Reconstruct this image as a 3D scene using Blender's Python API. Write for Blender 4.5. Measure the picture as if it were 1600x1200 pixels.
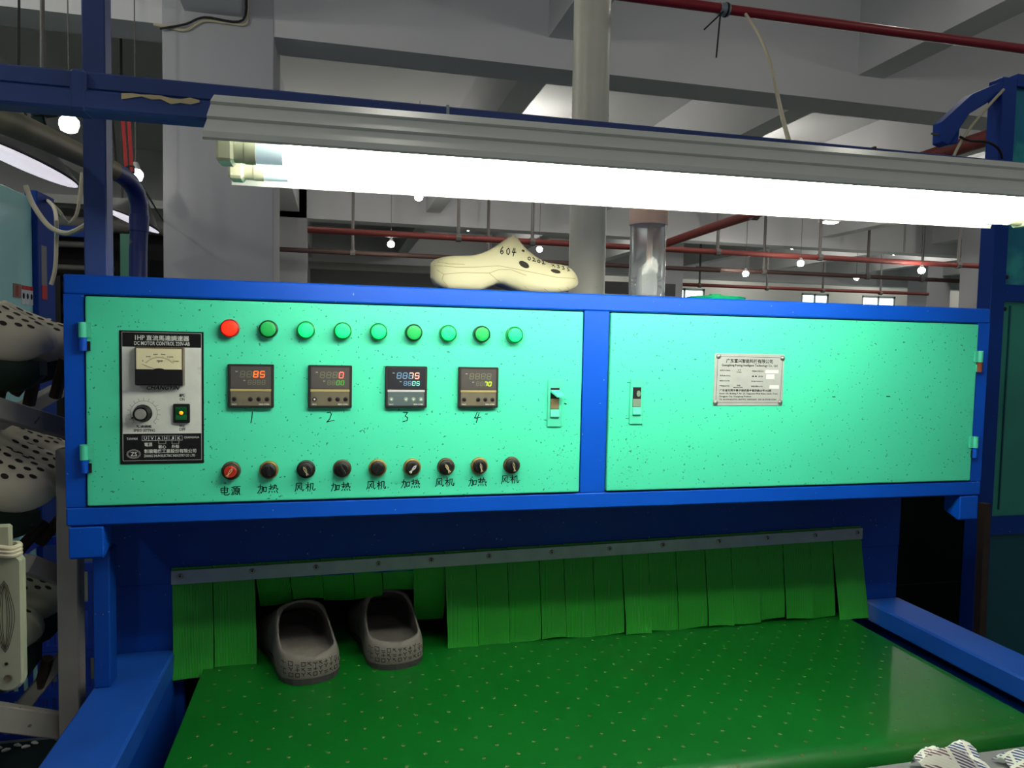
import bpy, bmesh, math, random
from mathutils import Vector, Matrix
from mathutils.bvhtree import BVHTree
random.seed(7)
for o in list(bpy.data.objects):
    bpy.data.objects.remove(o)
SC = bpy.context.scene
COL = SC.collection
# ------------------------------------------------------------------ camera
cd = bpy.data.cameras.new('camera')
cd.sensor_fit = 'HORIZONTAL'; cd.sensor_width = 36.0
cd.lens = 1139.19 / 1600 * 36.0
cd.clip_start = 0.02; cd.clip_end = 200
cam = bpy.data.objects.new('camera', cd); COL.objects.link(cam)
_r = Vector((0.972233, -0.233109, 0.020571)); _u = Vector((-0.006979, 0.058985, 0.998234)); _f = Vector((0.233911, 0.970660, -0.055720))
mw = Matrix((( _r.x, _u.x, -_f.x, 0.417983), (_r.y, _u.y, -_f.y, -1.280146), (_r.z, _u.z, -_f.z, 0.306517), (0, 0, 0, 1)))
cam.matrix_world = mw
SC.camera = cam
# ------------------------------------------------------------------ world, exposure
W = bpy.data.worlds.new('hall_daylight'); SC.world = W; W.use_nodes = True
bg = W.node_tree.nodes['Background']
bg.inputs[0].default_value = (0.93, 0.97, 1.0, 1); bg.inputs[1].default_value = 0.17
vs = SC.view_settings
vs.view_transform = 'Standard'; vs.look = 'None'; vs.gamma = 1.0; vs.use_curve_mapping = False
vs.exposure = 0.0
TUBE_STRENGTH = 36.0
BULB_STRENGTH = 180.0

# ------------------------------------------------------------------ materials
def lin(c):
    r = []
    for v in c:
        v = v / 255.0
        r.append(v / 12.92 if v <= 0.04045 else ((v + 0.055) / 1.055) ** 2.4)
    return (r[0], r[1], r[2], 1.0)
MATS = {}
def mat(name, col, rough=0.5, metal=0.0, emit=None, estr=0.0, var=0.0, vscale=8.0, specks=None, bump=0.0, bscale=120.0, spec=0.5,
        dirt=None, coat=0.0, trans=0.0, stretch=(1, 1, 1), ior=1.45):
    m = bpy.data.materials.new(name); m.use_nodes = True
    nt = m.node_tree; N = nt.nodes; L = nt.links; b = N['Principled BSDF']
    c = lin(col) if max(col) > 1 else (*col, 1.0)
    b.inputs['Base Color'].default_value = c
    b.inputs['Roughness'].default_value = rough; b.inputs['Metallic'].default_value = metal
    b.inputs['Specular IOR Level'].default_value = spec; b.inputs['Coat Weight'].default_value = coat
    b.inputs['Transmission Weight'].default_value = trans; b.inputs['IOR'].default_value = ior
    tc = N.new('ShaderNodeTexCoord'); mp = N.new('ShaderNodeMapping'); mp.inputs['Scale'].default_value = stretch
    L.new(tc.outputs['Object'], mp.inputs['Vector'])
    cur = None
    def mixin(fac, col2, cur):
        mx = N.new('ShaderNodeMix'); mx.data_type = 'RGBA'
        if cur is None: mx.inputs[6].default_value = c
        else: L.new(cur, mx.inputs[6])
        mx.inputs[7].default_value = col2
        L.new(fac, mx.inputs[0]); return mx.outputs[2]
    def noise(scale, detail=3.0):
        n = N.new('ShaderNodeTexNoise'); n.inputs['Scale'].default_value = scale; n.inputs['Detail'].default_value = detail
        L.new(mp.outputs[0], n.inputs['Vector']); return n.outputs['Fac']
    def ramp(fac, a, b_, lo=0.0, hi=1.0):
        r = N.new('ShaderNodeMapRange'); r.inputs['From Min'].default_value = a; r.inputs['From Max'].default_value = b_
        r.inputs['To Min'].default_value = lo; r.inputs['To Max'].default_value = hi
        L.new(fac, r.inputs['Value']); return r.outputs[0]
    if var > 0:
        cur = mixin(ramp(noise(vscale), 0.3, 0.75, 0, var), (c[0] * .35, c[1] * .35, c[2] * .35, 1), cur)
    if dirt:
        cur = mixin(ramp(noise(dirt[1], 6), dirt[2], dirt[2] + .12, 0, dirt[3]), lin(dirt[0]), cur)
    if specks:
        cur = mixin(ramp(noise(specks[1], 1), specks[2], specks[2] + .03, 0, specks[3]), lin(specks[0]), cur)
    if cur is not None: L.new(cur, b.inputs['Base Color'])
    if bump > 0:
        bp = N.new('ShaderNodeBump'); bp.inputs['Strength'].default_value = bump; bp.inputs['Distance'].default_value = 0.002
        L.new(noise(bscale), bp.inputs['Height']); L.new(bp.outputs[0], b.inputs['Normal'])
    if emit is not None:
        b.inputs['Emission Color'].default_value = lin(emit); b.inputs['Emission Strength'].default_value = estr
    MATS[name] = m
    return m
M = MATS
mat('blue_paint', (0, 76, 190), .45, spec=.3, var=.18, vscale=6, specks=((190, 190, 180), 160, .76, .5), bump=.06, bscale=60)
mat('blue_panel', (2, 60, 154), .5, spec=.3, var=.3, vscale=4, specks=((180, 180, 175), 170, .77, .4))
mat('blue_dusty', (14, 74, 168), .55, var=.3, vscale=7, dirt=((96, 104, 124), 5, .60, .45), bump=.08, bscale=60)
mat('navy_beam', (46, 70, 134), .5, var=.35, vscale=10, dirt=((150, 140, 110), 9, .68, .7))
mat('teal_door', (72, 210, 170), .42, var=.08, vscale=5, specks=((10, 84, 68), 210, .713, .8), bump=.04, bscale=50, dirt=((50, 130, 105), 14, .70, .35))
mat('grime', (66, 166, 140), .7)
mat('teal_trim', (74, 200, 165), .45, var=.15, vscale=30)
mat('black_gap', (8, 10, 14), .8)
mat('dark_inside', (10, 14, 18), .9)
mat('black_plastic', (16, 16, 17), .38)
mat('black_print', (14, 14, 16), .7, spec=.2)
mat('ink', (10, 22, 24), .7, spec=.1)
mat('white_print', (205, 208, 205), .6)
mat('plate_black', (12, 12, 13), .32)
mat('plate_silver', (206, 208, 204), .42, var=.12, vscale=60, dirt=((120, 115, 105), 40, .68, .5))
mat('nameplate_steel', (168, 172, 168), .4, metal=.15, var=.12, vscale=60)
mat('meter_dial', (214, 206, 172), .5, var=.1, vscale=40)
mat('meter_frame', (92, 82, 66), .35)
mat('knob_metal', (200, 198, 185), .3, metal=.8)
mat('controller_body', (34, 30, 30), .5, var=.2, vscale=80)
mat('controller_screen', (74, 70, 70), .28)
mat('controller_screen_blue', (44, 44, 50), .25)
mat('controller_panel', (98, 92, 76), .5, var=.25, vscale=60)
mat('controller_panel_blue', (78, 92, 96), .45, var=.2, vscale=60)
mat('brass_bar', (176, 158, 110), .4, metal=.3)
mat('silver_bar', (205, 205, 205), .35, metal=.3)
mat('seg_dim', (108, 110, 92), .5)
mat('seg_dim_blue', (96, 130, 160), .5, emit=(70, 110, 150), estr=.25)
mat('seg_orange', (255, 90, 30), .5, emit=(255, 92, 26), estr=1.6)
mat('seg_pink', (255, 110, 100), .5, emit=(255, 96, 84), estr=1.0)
mat('seg_red', (255, 150, 130), .5, emit=(255, 150, 132), estr=1.3)
mat('seg_green', (70, 170, 40), .5, emit=(60, 190, 30), estr=.35)
mat('seg_cyan', (120, 220, 190), .5, emit=(110, 220, 185), estr=.7)
mat('seg_lime', (190, 250, 30), .5, emit=(180, 245, 20), estr=.6)
mat('lens_red', (255, 40, 18), .55, emit=(255, 34, 8), estr=1.1)
mat('bezel_red', (170, 24, 16), .3)
mat('lens_green_lit', (0, 225, 110), .55, emit=(0, 255, 120), estr=.75)
mat('lens_green_off', (10, 165, 78), .55)
mat('bezel_green', (8, 120, 46), .3)
mat('bezel_dark', (12, 52, 26), .35)
mat('switch_black', (30, 26, 24), .45)
mat('brass_dirty', (150, 122, 66), .42, metal=.5, var=.5, vscale=150)
mat('switch_brown', (82, 68, 44), .45, metal=.3, var=.4, vscale=150)
mat('knob_black', (24, 22, 22), .4)
mat('knob_red', (170, 42, 22), .4)
mat('pointer_cream', (196, 180, 140), .6)
mat('rocker_green', (10, 84, 42), .3)
mat('indicator_amber', (255, 150, 20), .4, emit=(255, 150, 20), estr=1.2)
mat('latch_grey', (110, 130, 112), .5)
mat('latch_brown', (110, 96, 66), .7)
mat('galvanised', (150, 162, 168), .42, metal=.55, var=.25, vscale=30)
mat('screw_steel', (150, 150, 148), .35, metal=.8)
mat('rust', (120, 62, 40), .8)
mat('belt_green', (8, 92, 26), .36, var=.25, vscale=3, dirt=((58, 92, 40), 2.2, .62, .45), bump=.03, bscale=25)
mat('hole_dark', (74, 88, 42), .8)
mat('hole_rim', (62, 96, 40), .6)
mat('grey_shoe', (110, 105, 100), .75, var=.25, vscale=60, bump=.35, bscale=160)
mat('grey_shoe_sole', (64, 62, 62), .8)
mat('shoe_mark', (22, 20, 20), .9)
mat('cream_foam', (172, 167, 134), .55, bump=.05, bscale=80)
mat('cream_groove', (122, 114, 78), .7)
mat('beige_foam', (192, 185, 166), .6, var=.12, vscale=12, bump=.08, bscale=80)
mat('pale_foam', (158, 160, 138), .6, var=.15, vscale=14)
mat('vent_dark', (34, 30, 26), .9)
mat('last_green', (20, 48, 34), .6, var=.3, vscale=15)
mat('peg_brown', (62, 50, 42), .75, var=.4, vscale=30)
mat('rack_grey', (146, 142, 138), .7, var=.3, vscale=12, specks=((50, 46, 42), 60, .72, .7))
mat('pvc', (214, 212, 196), .4, var=.12, vscale=14, specks=((70, 66, 58), 55, .76, .7))
mat('pipe_khaki', (112, 104, 74), .55, var=.4, vscale=18)
mat('pipe_blue', (34, 50, 116), .45, var=.35, vscale=20, dirt=((150, 138, 110), 30, .68, .6))
mat('reflector', (205, 210, 205), .4, var=.06, vscale=15)
mat('lampholder', (214, 212, 186), .45)
mat('tube_glow', (255, 255, 248), .4, emit=(255, 254, 238), estr=TUBE_STRENGTH)
mat('tube_clear', (205, 222, 232), .15, emit=(200, 225, 240), estr=.35)
mat('ceiling_white', (212, 212, 214), .85, var=.06, vscale=1.5)
mat('beam_white', (210, 210, 213), .85, var=.06, vscale=1.2)
mat('column_white', (176, 176, 182), .8, var=.05, vscale=2)
mat('wall_white', (222, 220, 214), .85)
mat('floor_green', (126, 136, 128), .55, var=.3, vscale=3)
mat('red_pipe', (150, 36, 48), .4, var=.15, vscale=10)
mat('red_pipe_far', (120, 52, 48), .6)
mat('dark_pipe_far', (74, 54, 50), .6)
mat('hanger', (104, 100, 98), .7)
mat('bulb_glow', (255, 255, 250), .4, emit=(255, 252, 240), estr=BULB_STRENGTH)
mat('fill_glow', (255, 255, 250), .4, emit=(255, 252, 240), estr=60)
mat('strip_glow', (255, 255, 250), .4, emit=(255, 252, 240), estr=8)
mat('bulb_base', (200, 200, 196), .5)
mat('window_glow', (235, 255, 250), .4, emit=(228, 255, 250), estr=3.0)
mat('window_frame', (150, 160, 158), .5)
mat('shutter_dark', (66, 66, 68), .7)
mat('cable_white', (192, 184, 160), .6)
mat('cable_black', (24, 24, 26), .6)
mat('cable_blue', (90, 130, 200), .5)
mat('shade_outer', (70, 70, 72), .5)
mat('shade_inner', (235, 232, 240), .5, emit=(236, 232, 242), estr=.8)
mat('pale_teal', (166, 228, 226), .25, var=.05, vscale=3)
mat('far_teal', (86, 150, 130), .5)
mat('clutter_dark', (26, 26, 28), .8)
mat('clutter_grey', (112, 110, 108), .6)
mat('red_label', (190, 40, 40), .5)
mat('paper', (206, 210, 214), .6)
mat('plaque_brown', (140, 110, 92), .5)
mat('crate_blue', (30, 70, 190), .45)
mat('clear_plastic', (240, 244, 245), .08, trans=.92, ior=1.25)
mat('water', (235, 240, 242), .05, trans=1.0, ior=1.33)
mat('lid_pink', (244, 206, 184), .5)
mat('cup_green', (30, 190, 120), .4)
mat('side_teal', (52, 150, 132), .45, var=.25, vscale=5)
mat('side_teal_blue', (10, 128, 160), .35, var=.3, vscale=6, dirt=((60, 190, 180), 7, .55, .7))
mat('lower_teal', (12, 84, 96), .45, var=.2, vscale=5)
mat('grey_plate', (128, 128, 130), .5, var=.15, vscale=8)
mat('mat_green', (26, 44, 40), .7, var=.3, vscale=8)
mat('tray_brown', (72, 58, 50), .8, var=.4, vscale=10)
mat('scrap_white', (210, 208, 200), .7)
mat('olive_shadow', (12, 15, 13), .85)
def cloth_mat():
    m = mat('checked_cloth', (226, 224, 216), .85)
    nt = m.node_tree; N = nt.nodes; L = nt.links; b = N['Principled BSDF']
    tc = N.new('ShaderNodeTexCoord')
    br = N.new('ShaderNodeTexBrick'); br.inputs['Scale'].default_value = 14; br.inputs['Mortar Size'].default_value = .035; br.inputs['Bias'].default_value = -.35
    br.inputs['Color1'].default_value = lin((66, 88, 134)); br.inputs['Color2'].default_value = lin((150, 104, 72)); br.inputs['Mortar'].default_value = lin((222, 220, 210))
    wv = N.new('ShaderNodeTexWave'); wv.inputs['Scale'].default_value = 90; wv.bands_direction = 'DIAGONAL'
    mp = N.new('ShaderNodeMapping'); mp.inputs['Rotation'].default_value = (.3, .5, .7)
    L.new(tc.outputs['Object'], mp.inputs[0]); L.new(mp.outputs[0], br.inputs['Vector']); L.new(mp.outputs[0], wv.inputs['Vector'])
    mx = N.new('ShaderNodeMix'); mx.data_type = 'RGBA'; mx.inputs[7].default_value = lin((228, 226, 216))
    r = N.new('ShaderNodeMapRange'); r.inputs['From Min'].default_value = .55; r.inputs['From Max'].default_value = .7
    L.new(wv.outputs['Fac'], r.inputs['Value']); L.new(r.outputs[0], mx.inputs[0]); L.new(br.outputs['Color'], mx.inputs[6]); L.new(mx.outputs[2], b.inputs['Base Color'])
cloth_mat()
def curtain_mat():
    m = mat('curtain_green', (26, 128, 34), .5)
    nt = m.node_tree; N = nt.nodes; L = nt.links; b = N['Principled BSDF']
    tc = N.new('ShaderNodeTexCoord'); wv = N.new('ShaderNodeTexWave'); wv.wave_type = 'BANDS'; wv.bands_direction = 'X'
    wv.inputs['Scale'].default_value = 115; wv.inputs['Distortion'].default_value = .6; wv.inputs['Detail'].default_value = 1
    L.new(tc.outputs['Object'], wv.inputs['Vector'])
    w2 = N.new('ShaderNodeTexWave'); w2.wave_type = 'BANDS'; w2.bands_direction = 'Z'; w2.inputs['Scale'].default_value = 160
    L.new(tc.outputs['Object'], w2.inputs['Vector'])
    mx = N.new('ShaderNodeMix'); mx.data_type = 'RGBA'; mx.inputs[6].default_value = lin((18, 104, 28)); mx.inputs[7].default_value = lin((50, 172, 52))
    mu = N.new('ShaderNodeMath'); mu.operation = 'MULTIPLY_ADD'; mu.inputs[1].default_value = .25
    L.new(w2.outputs['Fac'], mu.inputs[0])
    m3 = N.new('ShaderNodeMath'); m3.operation = 'MULTIPLY'; m3.inputs[1].default_value = .75
    L.new(wv.outputs['Fac'], m3.inputs[0]); L.new(m3.outputs[0], mu.inputs[2])
    L.new(mu.outputs[0], mx.inputs[0]); L.new(mx.outputs[2], b.inputs['Base Color'])
    bp = N.new('ShaderNodeBump'); bp.inputs['Strength'].default_value = .5; bp.inputs['Distance'].default_value = .001
    L.new(wv.outputs['Fac'], bp.inputs['Height']); L.new(bp.outputs[0], b.inputs['Normal'])
curtain_mat()

# ------------------------------------------------------------------ mesh builders
def frame_of(d):
    d = Vector(d).normalized()
    a = Vector((0, 0, 1)) if abs(d.z) < .9 else Vector((1, 0, 0))
    u = d.cross(a).normalized(); v = d.cross(u).normalized()
    return u, v
class MB:
    def __init__(s): s.v = []; s.f = []
    def add(s, vs, fs):
        o = len(s.v); s.v += [tuple(p) for p in vs]; s.f += [tuple(o + i for i in f) for f in fs]; return s
    def box(s, x0, x1, y0, y1, z0, z1):
        return s.add([(x0, y0, z0), (x1, y0, z0), (x1, y1, z0), (x0, y1, z0), (x0, y0, z1), (x1, y0, z1), (x1, y1, z1), (x0, y1, z1)],
                     [(0, 3, 2, 1), (4, 5, 6, 7), (0, 1, 5, 4), (1, 2, 6, 5), (2, 3, 7, 6), (3, 0, 4, 7)])
    def bar(s, p0, p1, w, h):
        p0 = Vector(p0); p1 = Vector(p1); u, v = frame_of(p1 - p0); u *= w / 2; v *= h / 2
        a = [p0 - u - v, p0 + u - v, p0 + u + v, p0 - u + v]; b = [p + (p1 - p0) for p in a]
        return s.add(a + b, [(0, 3, 2, 1), (4, 5, 6, 7), (0, 1, 5, 4), (1, 2, 6, 5), (2, 3, 7, 6), (3, 0, 4, 7)])
    def tube(s, path, r, n=10, cap=True):
        P = [Vector(p) for p in path]; rs = r if isinstance(r, (list, tuple)) else [r] * len(P)
        u = None; rings = []
        for i, p in enumerate(P):
            d = (P[min(i + 1, len(P) - 1)] - P[max(i - 1, 0)])
            if u is None: u, v = frame_of(d)
            else:
                dn = d.normalized(); u = (u - dn * u.dot(dn)).normalized(); v = dn.cross(u).normalized()
            if i == 0: dn = d.normalized(); v = dn.cross(u).normalized()
            rings.append([p + (u * math.cos(2 * math.pi * k / n) + v * math.sin(2 * math.pi * k / n)) * rs[i] for k in range(n)])
        vs = [q for r_ in rings for q in r_]; fs = []
        for i in range(len(P) - 1):
            for k in range(n):
                fs.append((i * n + k, i * n + (k + 1) % n, (i + 1) * n + (k + 1) % n, (i + 1) * n + k))
        if cap: fs.append(tuple(range(n - 1, -1, -1))); fs.append(tuple((len(P) - 1) * n + k for k in range(n)))
        return s.add(vs, fs)
    def lathe(s, prof, c, axis=(0, -1, 0), n=24):
        # prof: list of (radius, distance along axis)
        c = Vector(c); ax = Vector(axis).normalized(); u, v = frame_of(ax); vs = []; fs = []
        for r, t in prof:
            for k in range(n):
                a = 2 * math.pi * k / n
                vs.append(c + ax * t + (u * math.cos(a) + v * math.sin(a)) * r)
        for i in range(len(prof) - 1):
            for k in range(n):
                fs.append((i * n + k, i * n + (k + 1) % n, (i + 1) * n + (k + 1) % n, (i + 1) * n + k))
        fs.append(tuple(range(n - 1, -1, -1))); fs.append(tuple((len(prof) - 1) * n + k for k in range(n)))
        return s.add(vs, fs)
    def prism(s, poly, y0, y1):
        # poly in (x, z), extruded along y
        n = len(poly); vs = [(x, y0, z) for x, z in poly] + [(x, y1, z) for x, z in poly]
        fs = [tuple(range(n)), tuple(range(2 * n - 1, n - 1, -1))] + [(i, n + i, n + (i + 1) % n, (i + 1) % n) for i in range(n)]
        return s.add(vs, fs)
    def prismx(s, poly, x0, x1):
        # poly in (y, z), extruded along x
        n = len(poly); vs = [(x0, y, z) for y, z in poly] + [(x1, y, z) for y, z in poly]
        fs = [tuple(range(n)), tuple(range(2 * n - 1, n - 1, -1))] + [(i, n + i, n + (i + 1) % n, (i + 1) % n) for i in range(n)]
        return s.add(vs, fs)
    def stroke(s, pts, w, y, t=.0004):
        # flat pen stroke in an xz plane at y
        for (a, b) in zip(pts[:-1], pts[1:]):
            d = Vector((b[0] - a[0], 0, b[1] - a[1]))
            if d.length < 1e-7: continue
            d.normalize(); p = Vector((-d.z, 0, d.x)) * w / 2; e = d * w * .4
            A = Vector((a[0], y, a[1])) - e; B = Vector((b[0], y, b[1])) + e
            s.add([A - p, B - p, B + p, A + p], [(0, 1, 2, 3)])
        return s
    def mesh(s, name, bevel=0.0, smooth=False, off=(0, 0, 0), merge=False, segs=1):
        me = bpy.data.meshes.new(name)
        me.from_pydata([(p[0] - off[0], p[1] - off[1], p[2] - off[2]) for p in s.v], [], s.f)
        bm = bmesh.new(); bm.from_mesh(me)
        if merge: bmesh.ops.remove_doubles(bm, verts=bm.verts, dist=1e-5)
        bmesh.ops.recalc_face_normals(bm, faces=bm.faces)
        if bevel > 0:
            es = [e for e in bm.edges if len(e.link_faces) == 2 and e.calc_face_angle(0) > .5]
            bmesh.ops.bevel(bm, geom=es, offset=bevel, segments=segs, affect='EDGES', profile=.5)
        bm.to_mesh(me); bm.free()
        if smooth:
            for p in me.polygons: p.use_smooth = True
        return me
def wloc(o):
    v = Vector((0, 0, 0))
    while o is not None: v += o.location; o = o.parent
    return v
def link(name, me, m, parent=None, loc=(0, 0, 0)):
    o = bpy.data.objects.new(name, me); COL.objects.link(o)
    if m is not None:
        me.materials.clear(); me.materials.append(M[m] if isinstance(m, str) else m)
    o.parent = parent; o.location = loc
    return o
def part(name, mb, m, parent, bevel=0, smooth=False, label=None, merge=False, kind=None, segs=1):
    o = link(name, mb.mesh(name, bevel, smooth, wloc(parent), merge, segs), m, parent)
    if smooth and not merge: autosmooth(o)
    if label: o['label'] = label
    if kind: o['kind'] = kind
    return o
def autosmooth(o, ang=.7):
    me = o.data; bm = bmesh.new(); bm.from_mesh(me)
    for e in bm.edges:
        if len(e.link_faces) == 2 and e.calc_face_angle(0) > ang: e.smooth = False
    bm.to_mesh(me); bm.free()
def thing(name, label, cat, loc=(0, 0, 0), rot=(0, 0, 0), group=None):
    o = bpy.data.objects.new(name, None); COL.objects.link(o); o.empty_display_size = .05
    o.location = loc; o.rotation_euler = rot; o['label'] = label; o['category'] = cat
    if group: o['group'] = group
    return o
def struct(name, mb, m, bevel=0):
    o = link(name, mb.mesh(name, bevel), m); o['kind'] = 'structure'; return o
def single(name, mb, m, label, cat, group=None, bevel=0, smooth=False, origin=None):
    if origin is None:
        xs = [p[0] for p in mb.v]; ys = [p[1] for p in mb.v]; zs = [p[2] for p in mb.v]
        origin = ((min(xs) + max(xs)) / 2, (min(ys) + max(ys)) / 2, min(zs))
    o = link(name, mb.mesh(name, bevel, smooth, origin), m, None, origin)
    if smooth: autosmooth(o)
    o['label'] = label; o['category'] = cat
    if group: o['group'] = group
    return o
_tc = {}
def text_mesh(body):
    if body in _tc: return _tc[body]
    c = bpy.data.curves.new('lettering', 'FONT'); c.body = body; c.resolution_u = 2; c.offset = .014
    o = bpy.data.objects.new('lettering', c); COL.objects.link(o)
    bpy.context.view_layer.update()
    me = bpy.data.meshes.new_from_object(o.evaluated_get(bpy.context.evaluated_depsgraph_get()))
    vs = [(v.co.x, v.co.y) for v in me.vertices]; fs = [tuple(p.vertices) for p in me.polygons]
    bpy.data.objects.remove(o); bpy.data.curves.remove(c); bpy.data.meshes.remove(me)
    _tc[body] = (vs, fs); return vs, fs
def put_text(mb, body, x0, x1, z0, z1, y, shear=0.0):
    vs, fs = text_mesh(body)
    a0 = min(v[0] for v in vs); a1 = max(v[0] for v in vs); b0 = min(v[1] for v in vs); b1 = max(v[1] for v in vs)
    out = []
    for v in vs:
        tx = (v[0] - a0) / (a1 - a0); tz = (v[1] - b0) / (b1 - b0)
        out.append((x0 + (x1 - x0) * tx + shear * (z1 - z0) * tz, y, z0 + (z1 - z0) * tz))
    return mb.add(out, fs)
def lettering(lines, y, m, parent):
    mb = MB()
    for l in lines: put_text(mb, l[0], l[1], l[2], l[3], l[4], y, l[5] if len(l) > 5 else 0)
    return part('lettering', mb, m, parent)
def copy_tree(o, parent=None):
    c = o.copy(); COL.objects.link(c); c.parent = parent
    for ch in list(o.children): copy_tree(ch, c)
    return c
def circle(cx, cz, rx, rz, n=20): return [(cx + rx * math.cos(2 * math.pi * k / n), cz + rz * math.sin(2 * math.pi * k / n)) for k in range(n)]

# ================================================================== THE HALL
FZ = -1.10
struct('floor', MB().box(-14, 26, -5, 19, FZ - .1, FZ), 'floor_green')
struct('ceiling', MB().box(-14, 26, -5, 19, 2.65, 2.8), 'ceiling_white')
n = 0
for y0, y1 in ((2.90, 3.16), (8.9, 9.2), (14.4, 14.7)):
    n += 1; struct('trim_%d' % n, MB().box(-14, 26, y0, y1, 1.913, 2.65), 'beam_white')
for i in range(-5, 11):
    x = 1.60 + 2.085 * i; wb = .2; zb_ = 2.085
    if i == -1: x = -.36; wb = .28; zb_ = 1.99
    for y0, y1 in ((-5, 2.9), (3.16, 8.9), (9.2, 14.4)):
        n += 1; struct('trim_%d' % n, MB().box(x, x + wb, y0, y1, zb_, 2.65), 'beam_white')
def column(x0, x1, y0, y1, label):
    t = thing('column', label, 'column', ((x0 + x1) / 2, (y0 + y1) / 2, FZ))
    t['kind'] = 'structure'
    return t
cb = MB().box(-.469, .08, 2.893, 3.34, FZ, 2.65)
struct('wall_column_near', cb, 'column_white', .004)
for k, (x0, x1, y0, y1) in enumerate(((9.53, 9.95, 7.5, 7.9), (13.7, 14.35, 13.0, 13.6), (5.62, 6.04, 10.0, 10.4), (-.42, .02, 8.9, 9.3))):
    struct('wall_column_%d' % (k + 1), MB().box(x0, x1, y0, y1, FZ, 2.65), 'column_white', .004)
# far wall with window openings built from pieces
WX = [(13.2, 14.1), (15.2, 16.35), (18.6, 19.5), (9.0, 10.2)]
def far_wall():
    mb = MB(); y0, y1 = 17.0, 17.2; zs, zt = .2, 1.9
    xs = sorted(WX); prev = -14
    for a, b in xs:
        mb.box(prev, a, y0, y1, FZ, 2.65); mb.box(a, b, y0, y1, FZ, zs); mb.box(a, b, y0, y1, zt, 2.65); prev = b
    mb.box(prev, 26, y0, y1, FZ, 2.65)
    struct('wall_back', mb, 'wall_white')
    for k, (a, b) in enumerate(xs):
        f = MB()
        f.box(a, b, 17.02, 17.08, zs, zs + .06).box(a, b, 17.02, 17.08, zt - .06, zt).box(a, a + .06, 17.02, 17.08, zs, zt).box(b - .06, b, 17.02, 17.08, zs, zt).box((a + b) / 2 - .03, (a + b) / 2 + .03, 17.02, 17.08, zs, zt)
        w = struct('window_%d' % (k + 1), f, 'window_frame')
        for (p, q) in ((a + .06, (a + b) / 2 - .03), ((a + b) / 2 + .03, b - .06)):
            link('pane', MB().box(p, q, 17.04, 17.05, zs + .06, zt - .06).mesh('pane'), 'window_glow', w)
far_wall()
struct('wall_left', MB().box(-14.2, -14, -5, 19, FZ, 2.65), 'wall_white')
struct('wall_right', MB().box(26, 26.2, -5, 19, FZ, 2.65), 'wall_white')
# dark roller shutter between far columns
t = thing('roller_shutter', 'dark grey roller shutter on far wall behind the pale clog', 'shutter', (1.2, 9.4, FZ))
for k in range(12):
    part('slat', MB().box(.05, 5.6, 9.36, 9.39, FZ + .2 * k, FZ + .2 * k + .19), 'shutter_dark', t)
# ---------------------------------------------------------------- overhead pipes
def pipe_thing(name, path, r, m, label, rods, group=None):
    t = thing(name, label, 'pipe', path[0], group=group)
    part('pipe', MB().tube(path, r, 10), m, t, smooth=True)
    for (x, y, z) in rods:
        part('hanger_rod', MB().tube([(x, y, z), (x, y, 2.65 if not (2.9 < y < 3.16 or 8.9 < y < 9.2) else 1.913)], .02, 6), 'hanger', t)
        part('clamp', MB().tube([(x - .03, y, z), (x + .03, y, z)], r + .012, 8), 'hanger', t)
    return t
pipe_thing('sprinkler_pipe', [(.1, 7, 1.49), (9.5, 7, 1.49)], .035, 'red_pipe_far', 'dark red sprinkler pipe crossing far behind clog and bottle', [(1.75, 7, 1.49), (2.62, 7, 1.49), (5.0, 7, 1.49), (6.45, 7, 1.49), (8.6, 7, 1.49)])
pipe_thing('sprinkler_pipe', [(-.4, 8, 1.38), (5.6, 8, 1.38)], .03, 'dark_pipe_far', 'thin dark pipe above the roller shutter', [(.6, 8, 1.38), (2.3, 8, 1.38)])
pipe_thing('sprinkler_pipe', [(5.5, 8.5, 1.45), (11.2, 8.5, 1.45)], .032, 'dark_pipe_far', 'brown pipe running between two far grey columns', [(6.6, 8.5, 1.45), (8.4, 8.5, 1.45), (9.4, 8.5, 1.45)])
pipe_thing('sprinkler_pipe', [(6.2, 12, 1.53), (12.8, 12, 1.55)], .035, 'red_pipe_far', 'farthest reddish pipe just above the cabinet top edge', [(7.4, 12, 1.53), (8.9, 12, 1.53), (10.2, 12, 1.53), (11.6, 12, 1.53)])
pipe_thing('sprinkler_pipe', [(4.15, 7.0, 1.5), (4.05, 5.5, 1.5), (3.98, 3.8, 1.5), (3.92, 2.0, 1.5), (3.9, 1.0, 1.5)], .045, 'red_pipe_far', 'thick red pipe coming forward towards the right-hand machine', [(4.02, 4.6, 1.5)])
# near red pipe under the ceiling
A = (1.202, 0.600, 1.237); B = (2.501, 0.600, 1.251)
t = thing('red_pipe', 'glossy red pipe at upper right with zip ties', 'pipe', A)
part('pipe', MB().tube([(A[0] - .35, .6, A[2]), (B[0] + .6, .6, B[2])], .0135, 16), 'red_pipe', t, smooth=True)
c0 = (1.451, 0.600, 1.239)
part('coupling', MB().tube([(c0[0] - .014, .6, c0[2]), (c0[0] + .014, .6, c0[2])], .018, 14), 'galvanised', t, smooth=True)
for (a, b) in (((1.433, 0.570, 1.219), (1.373, 0.560, 1.160)), ((1.425, 0.570, 1.215), (1.417, 0.570, 1.095))):
    part('zip_tie', MB().tube([a, b], .0022, 6), 'cable_black', t)
part('zip_tie', MB().tube([(c0[0] + .003, .6, c0[2]), (c0[0] + .008, .6, c0[2])], .0195, 14), 'cable_black', t)
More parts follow.
